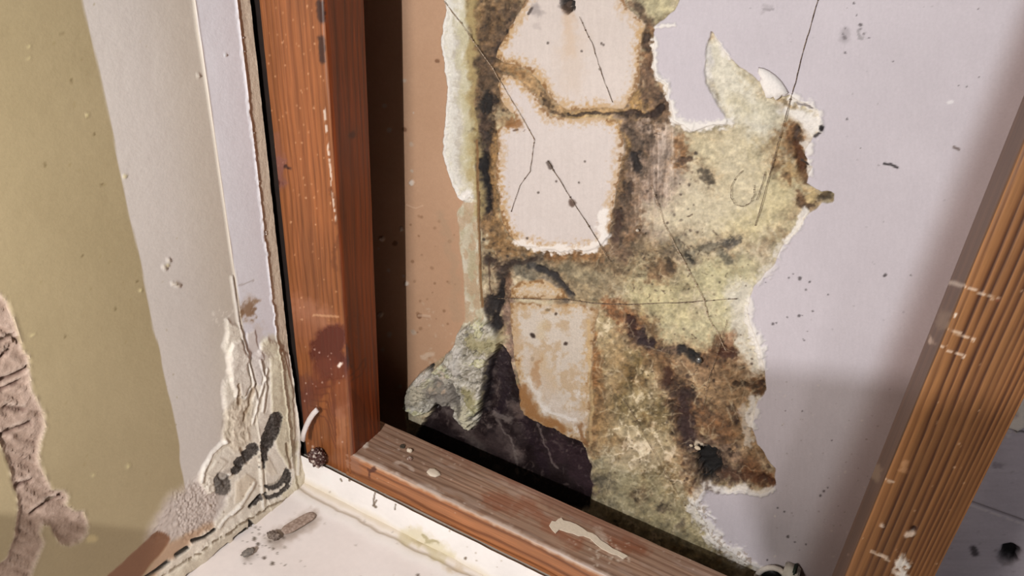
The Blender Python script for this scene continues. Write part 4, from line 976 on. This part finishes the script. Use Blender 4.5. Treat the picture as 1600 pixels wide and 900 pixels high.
def pl_top(F):
    wood_paint((160, 130, 110), (104, 72, 56), 190, 241, along='H', contrast=.45)(F)
    st = F.stain
    m = sstep(-.004, .004, F.V - .0) * 0
    ed = (1 - sstep(.0, .0055, F.V + (fbm(F.U * 160, F.V * 60, 245, 3) - .5) * .008)); F.mix(np.arange(len(F.U)), (196, 178, 166), np.clip(ed * .75, 0, 1))
    wn = sstep(.05, .2, fbm(F.U * 40, F.V * 200, 247, 4) - .5); F.mix(np.arange(len(F.U)), (178, 158, 148), wn * .4)
    st([(690, 700), (760, 720), (900, 800), (1000, 850)], 16, (128, 84, 68), .5, .8); st([(1000, 860), (960, 850)], 14, (130, 74, 50), .6, .7)
    st([(760, 780), (830, 800), (900, 850)], 12, (140, 84, 60), .6, .8)
    st([(569, 693)], 7, (216, 202, 188), .9, .5, .4, dh=.0006); st([(585, 672), (578, 680)], 5, (206, 190, 176), .6)
    F.specks(60, (560, 670, 760, 790), (.8, 2.4), (214, 196, 184), .6, 81); F.specks(60, (760, 760, 1120, 900), (.8, 2), (206, 188, 176), .5, 82)
    F.specks(50, (920, 842, 985, 884), (1, 2.8), (208, 192, 176), .85, 85); st([(935, 838), (955, 852), (972, 868)], 7, (190, 170, 156), .7, .7, .8, 1.5); st([(620, 725), (640, 735)], 4, (206, 190, 178), .6); st([(655, 760), (690, 775)], 7, (200, 184, 172), .5)


def pl_front(F):
    wood_paint((164, 108, 70), (92, 50, 28), 130, 251, along='H', contrast=.6, warp=1.6)(F)
    ed = sstep(-.0045, -.0005, F.V - PZT_ + (fbm(F.U * 160, F.V * 60, 255, 3) - .5) * .005); F.mix(np.arange(len(F.U)), (206, 180, 160), np.clip(ed * .8, 0, 1))
    F.stain([(545, 715), (560, 730)], 12, (150, 106, 84), .7, .8); F.stain([(586, 745), (590, 735)], 4, (84, 46, 32), .9); F.specks(40, (540, 705, 800, 860), (.8, 1.8), (216, 190, 170), .6, 83)


PZT_ = ZPL
H1 = wood_face((PX0, 0, ZPL), (1, 0, 0), (0, 1, 0), (0, PX1 - PX0), (0, PY1), (0, 0, 1), .0011, .0006, pl_top)
H2 = wood_face((PX0, 0, 0), (1, 0, 0), (0, 0, 1), (0, PX1 - PX0), (PZB, ZPL), (0, -1, 0), .0011, .0006, pl_front)
soften(H1, H1.V, 0, (0, 1, 0), .0035); soften(H2, H2.V, ZPL, (0, 0, 1), .0035)
# the plate meets the stud: its left end is cut to the stud's right face
plate = join_faces('bottom_plate', [H1, H2], M_WOODX)
tag(plate, 'weathered horizontal timber plate running from the left stud above the white pan', 'timber plate')
mesh_obj('plate_core', box_bm((PX0 + .0003, .004, PZB), (PX1, PY1 - .0002, ZPL - .004)), flat_mat('plate heart', (104, 66, 44), .7, .1, 90), plate, False)


def on_top(p, off=0.0):
    return on_plane(p, (0, 0, ZPL + off), (0, 0, 1))


M_PLAST = flat_mat('cream plaster', (226, 212, 192), .75, .03, 500, .3)
SP = [(858, 822), (862, 815), (868, 816), (872, 812), (877, 810), (880, 814), (890, 816), (900, 820), (910, 826), (918, 832), (925, 834), (932, 838), (938, 845), (948, 851), (957, 858), (966, 862), (976, 867), (981, 870), (974, 874), (964, 868), (956, 866), (948, 862), (940, 858), (930, 850), (922, 842), (912, 838), (904, 838), (895, 834), (886, 832), (880, 830), (874, 828), (868, 834), (862, 828)]
bm = bmesh.new()
cs = [Vector(on_top(p, .0001)) for p in SP]; vs = [bm.verts.new(c) for c in cs]; f_ = bm.faces.new(vs)
ex = bmesh.ops.extrude_face_region(bm, geom=[f_]); bmesh.ops.translate(bm, verts=[e for e in ex['geom'] if isinstance(e, bmesh.types.BMVert)], vec=(0, 0, .0008))
bmesh.ops.triangulate(bm, faces=bm.faces)
o = mesh_obj('plaster_splash', bm, M_PLAST, plate, False); o['label'] = 'long cream plaster splash'
o = patch('plaster_splash', [(666, 738), (671, 732), (679, 732), (687, 738), (689, 743), (680, 746), (672, 744)], lambda p: on_top(p, .0001), .0008, M_PLAST, plate, (0, 0, 1), .0004)
bmc = tube_bm([Vector(on_top((629, 698))) + Vector((0, 0, -.001)), Vector(on_top((629, 698))) + Vector((0, 0, .0012))], [.0026, .0022], 14)
o = mesh_obj('nail_head', bmc, flat_mat('rusty nail', (74, 66, 56), .7, .25, 900, .5), plate, False)
mesh_obj('plaster_crumb', blob_bm(Vector(on_top((640, 704), .0012)), (.0026, .0018, .0018), 51, .35, 2, 3), M_PLAST, plate)
mesh_obj('plaster_crumb', blob_bm(Vector(on_top((640, 716), .0008)), (.0024, .0018, .0012), 52, .45, 3, 3), flat_mat('stained crumb', (130, 96, 82), .8, .2, 900, .4, rgb2=(206, 190, 176)), plate)

# ================================================================== THE WHITE PAN
ZL = -.493
NF = Surf((0, -.0045, 0), (1, 0, 0), (0, 0, 1), (-.390, .10), (ZL - .001, PZB + .002), .0009, n=(0, -1, 0), vstep=.0007)
LG = Surf((0, 0, ZL), (1, 0, 0), (0, 1, 0), (-.44, .10), (-.34, -.0040), .0013, n=(0, 0, 1))
cre = np.array([252, 248, 245]) / 255
NF.c[:] = cre; NF.c += ((fbm(NF.x / 60, NF.y / 60, 301, 3) - .5) * .06)[:, None]; NF.r[:] = .4; NF.h += (fbm(NF.x / 40, NF.y / 40, 305, 3) - .5) * .0016
t = 1 - sstep(0, .010, NF.V - ZL + (fbm(NF.U * 60, NF.V * 0, 307, 3) - .5) * .006); NF.mix(np.arange(len(NF.U)), (236, 224, 202), t * .7); NF.h += t * .0016
NF.stain([(640, 838), (670, 850), (700, 868)], 14, (226, 214, 176), .6, .8); NF.stain([(660, 842), (676, 846)], 5, (176, 164, 124), .7); NF.stain([(690, 880), (710, 890)], 8, (206, 190, 150), .6)
for pts in ([(586, 768), (583, 790), (588, 782)], [(618, 788), (617, 795)], [(532, 748), (534, 752)]): NF.line(pts, 1.5, (112, 96, 80), .8, .2, -.0006)
for p in [(533, 790), (587, 792), (584, 789), (546, 750), (728, 872)]: NF.stain([p], 2.4, (110, 94, 78), .85, .5, .1)
NF.specks(40, (490, 740, 800, 900), (.8, 2), (150, 132, 110), .5, 91)
LG.c[:] = np.array([241, 232, 228]) / 255; LG.c += ((fbm(LG.x / 70, LG.y / 70, 311, 3) - .5) * .05)[:, None]; LG.r[:] = .32; LG.h += (fbm(LG.x / 90, LG.y / 90, 313, 3) - .5) * .0012
GR = [(470, 766), (495, 782), (520, 795), (545, 806), (560, 814), (600, 835), (640, 856), (680, 878), (720, 902), (780, 935)]
edge = -.0125 + (fbm(LG.U * 50, LG.U * 0, 317, 3) - .5) * .006
lip = np.exp(-((LG.V - edge + .006) / .005) ** 2); LG.h += lip * .0014; LG.mix(np.arange(len(LG.U)), (240, 234, 228), lip * .8)
gv = np.exp(-((LG.V - edge) / .0014) ** 2); LG.mix(np.arange(len(LG.U)), (176, 160, 140), gv * .85); LG.h -= gv * .0012
up = sstep(.0, .006, LG.V - edge); LG.h += up * .0020; LG.mix(np.arange(len(LG.U)), (224, 210, 188), up * .8)
LG.h -= .0035 * sstep(-.02, -.07, LG.V)
for pts, r, c in [([(640, 842), (660, 850), (690, 872)], 10, (196, 182, 142)), ([(700, 888), (715, 896)], 7, (200, 180, 150)), ([(655, 848)], 6, (170, 150, 118))]: LG.stain(pts, r, c, .6, .8)
LG.stain([(426, 839), (445, 832), (488, 808)], 14, (158, 140, 124), .6, .8, .2, .6); LG.stain([(388, 864)], 11, (160, 144, 130), .55, .8, .2, .6)
LG.specks(40, (370, 820, 450, 880), (.8, 2.2), (110, 98, 88), .8, 93); LG.specks(24, (440, 800, 720, 900), (.8, 2), (170, 158, 148), .6, 94)
for p in [(402, 846), (412, 866), (396, 838), (424, 875), (652, 898)]: LG.stain([p], 3, (100, 88, 78), .9, .5, .2)
NF.labels[:] = 1; LG.labels[:] = 0
pr = LG.build({0: 'shower_pan'}, M_PAN); PAN = pr[0]
fl = NF.build({1: 'pan_flange'}, M_PAN)[1]; fl.parent = PAN; fl['label'] = 'cream upstand of the pan under the timber plate'
tag(PAN, 'glossy white shower pan with a cream upstand below the timber plate', 'shower pan')
del LG, NF
mesh_obj('pan_body', box_bm((-.46, -.345, -.53), (.10, .03, -.499)), flat_mat('pan underside', (210, 204, 198), .5, .02), PAN, False)
bm = box_bm((-.39, -.0035, -.499), (.10, .012, -.4645)); mesh_obj('flange_backing', bm, flat_mat('flange back', (200, 190, 176), .6, .03), PAN, False)


def on_pan(p, off=0.0):
    return on_plane(p, (0, 0, ZL + off), (0, 0, 1))


# --- debris on the pan
M_DEB = flat_mat('dusty debris', (140, 118, 104), .7, .14, 420, .5, rgb2=(190, 170, 156), thr=(.35, .7))
a_, b_ = Vector(on_pan((444, 832))), Vector(on_pan((489, 806)))
ang = math.atan2(b_.y - a_.y, b_.x - a_.x)
plug = bpy.data.objects.new('caulk_plug', None); col.objects.link(plug); plug.location = (a_ + b_) / 2
tag(plug, 'flat brown finger-shaped strip of old caulk lying on the white pan', 'debris')
L_ = (b_ - a_).length
bm = bmesh.new(); bmesh.ops.create_uvsphere(bm, u_segments=28, v_segments=18, radius=1)
from mathutils import noise as mnz
for v in bm.verts:
    v.co = Vector((math.copysign(abs(v.co.x) ** .45, v.co.x) * L_ * .55, math.copysign(abs(v.co.y) ** .7, v.co.y) * .0052, math.copysign(abs(v.co.z) ** .7, v.co.z) * .0016)) * (1 + .05 * mnz.noise(v.co * 3))
    v.co = Matrix.Rotation(ang, 3, 'Z') @ v.co + Vector((0, 0, .0014))
mesh_obj('strip', bm, M_DEB, plug)
c = Vector(on_pan((428, 838))) - plug.location
o = mesh_obj('lump', blob_bm(c + Vector((0, 0, .0016)), (.0056, .0042, .0026), 61, .3, 2, 4), flat_mat('dark debris', (96, 82, 74), .9, .2, 420, .6, rgb2=(160, 146, 134), thr=(.4, .75)), plug); o['label'] = 'darker crumbly end'
bm = blob_bm(Vector(on_pan((388, 864))) + Vector((0, 0, .0012)), (.0056, .0032, .0022), 63, .3, 2.2, 4, Matrix.Rotation(ang, 3, 'Z'))
tag(mesh_obj('caulk_crumb', bm, flat_mat('grey debris', (128, 120, 112), .9, .18, 500, .6)), 'small grey crumb on the pan, left of the brown strip', 'debris')

# --- rusty lump and white curl at the foot of the left stud
foot = on_plane((495, 714), (0, -.007, 0), (0, -1, 0))
M_RUSTY = flat_mat('rust and lime', (70, 38, 32), .55, .2, 330, .7, .5, rgb2=(206, 190, 178), thr=(.52, .66))
bm = blob_bm(foot, (.0074, .0066, .0085), 71, .28, 2.6, 5)
tag(mesh_obj('rusted_bolt_head', bm, M_RUSTY), 'lumpy dark red rusted knob flecked with white at the foot of the left stud', 'rusted knob')
pts = [(473, 688), (475, 676), (479, 665), (484, 655), (490, 646), (496, 640)]
bm = bmesh.new(); prev = None
for k, p in enumerate(pts):
    c = Vector(on_plane(p, (0, -.012 + .0012 * k, 0), (0, -1, 0))); nx = pts[min(k + 1, 5)]; pv = pts[max(k - 1, 0)]
    t = Vector((nx[0] - pv[0], 0, -(nx[1] - pv[1]))).normalized(); sd = Vector((-t.z, 0, t.x)) * -.0021
    th = Vector((0, .0009, 0)); mid_ = Vector((0, -.0007, 0))
    ring = [bm.verts.new(c - sd - th), bm.verts.new(c + mid_ * 2), bm.verts.new(c + sd - th), bm.verts.new(c + sd + th), bm.verts.new(c - sd + th)]
    if prev:
        for q_ in range(5): bm.faces.new((prev[q_], prev[(q_ + 1) % 5], ring[(q_ + 1) % 5], ring[q_]))
    else: bm.faces.new(ring)
    prev = ring
bm.faces.new(prev[::-1])
tag(mesh_obj('caulk_curl', bm, flat_mat('white curl', (222, 212, 208), .6, .03)), 'short white curled strip of caulk leaning against the foot of the left stud', 'caulk strip')

# --- small white plastic fitting at the bottom edge
fit = bpy.data.objects.new('pipe_clip', None); col.objects.link(fit); fit.location = back((1205, 905), .008)
tag(fit, 'small white plastic clip with a black opening, low between plate and right stud', 'clip')
loc = Vector(fit.location)
arc = [Vector(back((1205 + 24 * math.cos(math.radians(a)), 907 - 20 * math.sin(math.radians(a))), .008)) - loc for a in range(-20, 201, 20)]
mesh_obj('clip_ring', tube_bm(arc, .0022, 10), flat_mat('white plastic', (214, 206, 196), .5, .05, 300), fit)
bm = blob_bm(Vector((0, .004, -.001)), (.0078, .003, .0072), 2, .03, 1, 4); o = mesh_obj('opening', bm, flat_mat('black rubber', (14, 16, 14), .5, .2), fit); o['label'] = 'black opening'
p0 = Vector(back((1226, 886), .010)) - loc; p1 = Vector(back((1246, 905), .004)) - loc
bm = box_bm((min(p0.x, p1.x), -.006, min(p0.z, p1.z)), (max(p0.x, p1.x), .006, max(p0.z, p1.z)), .0012); mesh_obj('clip_foot', bm, flat_mat('white plastic foot', (206, 200, 188), .5, .05, 300), fit)
p2 = Vector(back((1240, 888), .010)) - loc; bm = box_bm((p2.x, -.005, p2.z - .006), (p2.x + .0028, .005, p2.z), .0008); mesh_obj('green_edge', bm, flat_mat('dark green plastic', (26, 40, 30), .5, .1), fit)['label'] = 'dark green edge'

# ================================================================== COBWEB STRANDS
M_DARKTH = flat_mat('dusty strand', (84, 68, 56), .8, .2, 900, .2, rgb2=(150, 130, 110))
M_PALETH = flat_mat('pale strand', (150, 126, 100), .8, .15, 900, .2, rgb2=(214, 198, 176))
STR = [([(694, 2), (720, 36), (745, 72), (770, 108), (800, 158), (835, 218)], M_PALETH, .00042, 'long strand slanting from the top of the torn strip across the two upper paper islands'),
       ([(835, 218), (832, 240), (828, 268), (812, 290), (799, 330)], M_DARKTH, .0003, 'kinked thin dark strand hanging inside the middle paper island'),
       ([(905, 26), (925, 68), (935, 100), (945, 130), (957, 160)], M_DARKTH, .0003, 'short dark strand down the topmost paper island from its hole'),
       ([(856, 252), (874, 280), (896, 317), (915, 345), (935, 378), (953, 408)], M_DARKTH, .0004, 'speckled strand crossing the lower half of the middle paper island'),
       ([(1278, 0), (1264, 50), (1254, 82), (1243, 128), (1232, 165), (1218, 215), (1206, 262), (1180, 352)], M_DARKTH, .00034, 'straight dark strand slanting down the grey backing paper to the right tear'),
       ([(1018, 290), (1038, 350), (1056, 385), (1076, 422), (1100, 468), (1106, 495), (1122, 522), (1134, 548)], M_PALETH, .00042, 'pale strand slanting through the yellow centre of the stain'),
       ([(778, 466), (830, 467), (880, 468), (930, 474), (980, 476), (1030, 474), (1060, 473), (1104, 470), (1150, 467)], M_DARKTH, .00042, 'horizontal dark strand above the lowest paper island'),
       ([(960, 605), (985, 640), (1010, 685), (1040, 740), (1070, 790)], M_DARKTH, .0003, 'thin dark strand slanting down the lower damp patch'),
       ([(1136, 500), (1128, 530), (1118, 560), (1108, 590), (1098, 640)], M_DARKTH, .0003, 'short brown strand beside the steel screw tip'),
       ([(1160, 266), (1150, 277), (1142, 292), (1142, 309), (1149, 320), (1161, 323), (1172, 317), (1178, 304), (1179, 289)], M_DARKTH, .00026, 'looped dark hair in the upper right yellow area'),
       ([(1196, 268), (1190, 290), (1182, 312)], M_DARKTH, .00028, 'short straight dark hair to the right of the looped hair')]
rr = random.Random(3)
for pts, mt, r, lb in STR:
    P = []
    for (x0, y0), (x1, y1) in zip(pts[:-1], pts[1:]):
        for k in range(4):
            t = k / 4; P.append(Vector(back((x0 + (x1 - x0) * t + rr.uniform(-.5, .5), y0 + (y1 - y0) * t + rr.uniform(-.5, .5)), .0024 + rr.uniform(-.0003, .0003))))
    P.append(Vector(back(pts[-1], .0020)))
    bm = tube_bm(P, [r * .7 * rr.uniform(.5, 1.25) for _ in P], 5)
    for _ in range(len(pts) * 2):      # dust beads on the strand
        p = P[rr.randrange(len(P))]; b2 = blob_bm(p, (r * rr.uniform(.8, 1.9),) * 3, rr.randrange(99), .3, 2, 1)
        me = bpy.data.meshes.new('t'); b2.to_mesh(me); b2.free(); bm.from_mesh(me); bpy.data.meshes.remove(me)
    tag(mesh_obj('cobweb_strand', bm, mt), lb, 'cobweb' if 'strand' in lb else 'hair')

# ================================================================== unseen flaps added near the spot to dim the lower walls
blockers = bpy.data.objects.new('light_blockers', None); col.objects.link(blockers); blockers.location = SPOT
tag(blockers, 'unseen black flaps added behind the camera to dim the lower walls', 'light blocker')
Ls = Vector(SPOT)


def flap(targets, dist=.09):
    bm = bmesh.new(); a = [bm.verts.new((Vector(t) - Ls).normalized() * dist) for t in targets]
    f_ = bm.faces.new(a); ex = bmesh.ops.extrude_face_region(bm, geom=[f_])
    d = sum(((Vector(t) - Ls).normalized() for t in targets), Vector()).normalized()
    bmesh.ops.translate(bm, verts=[e for e in ex['geom'] if isinstance(e, bmesh.types.BMVert)], vec=-d * .002)
    mesh_obj('flap', bm, M_BLACK, blockers, False)


flap([back((1120, 570)), back((1420, 598)), back((1900, 640)), back((1900, 1300)), back((1230, 1000))], .12)
flap([leftw((-150, 785)), leftw((0, 803)), leftw((250, 832)), leftw((230, 900)), leftw((180, 1000)), leftw((-150, 1100))], .22)
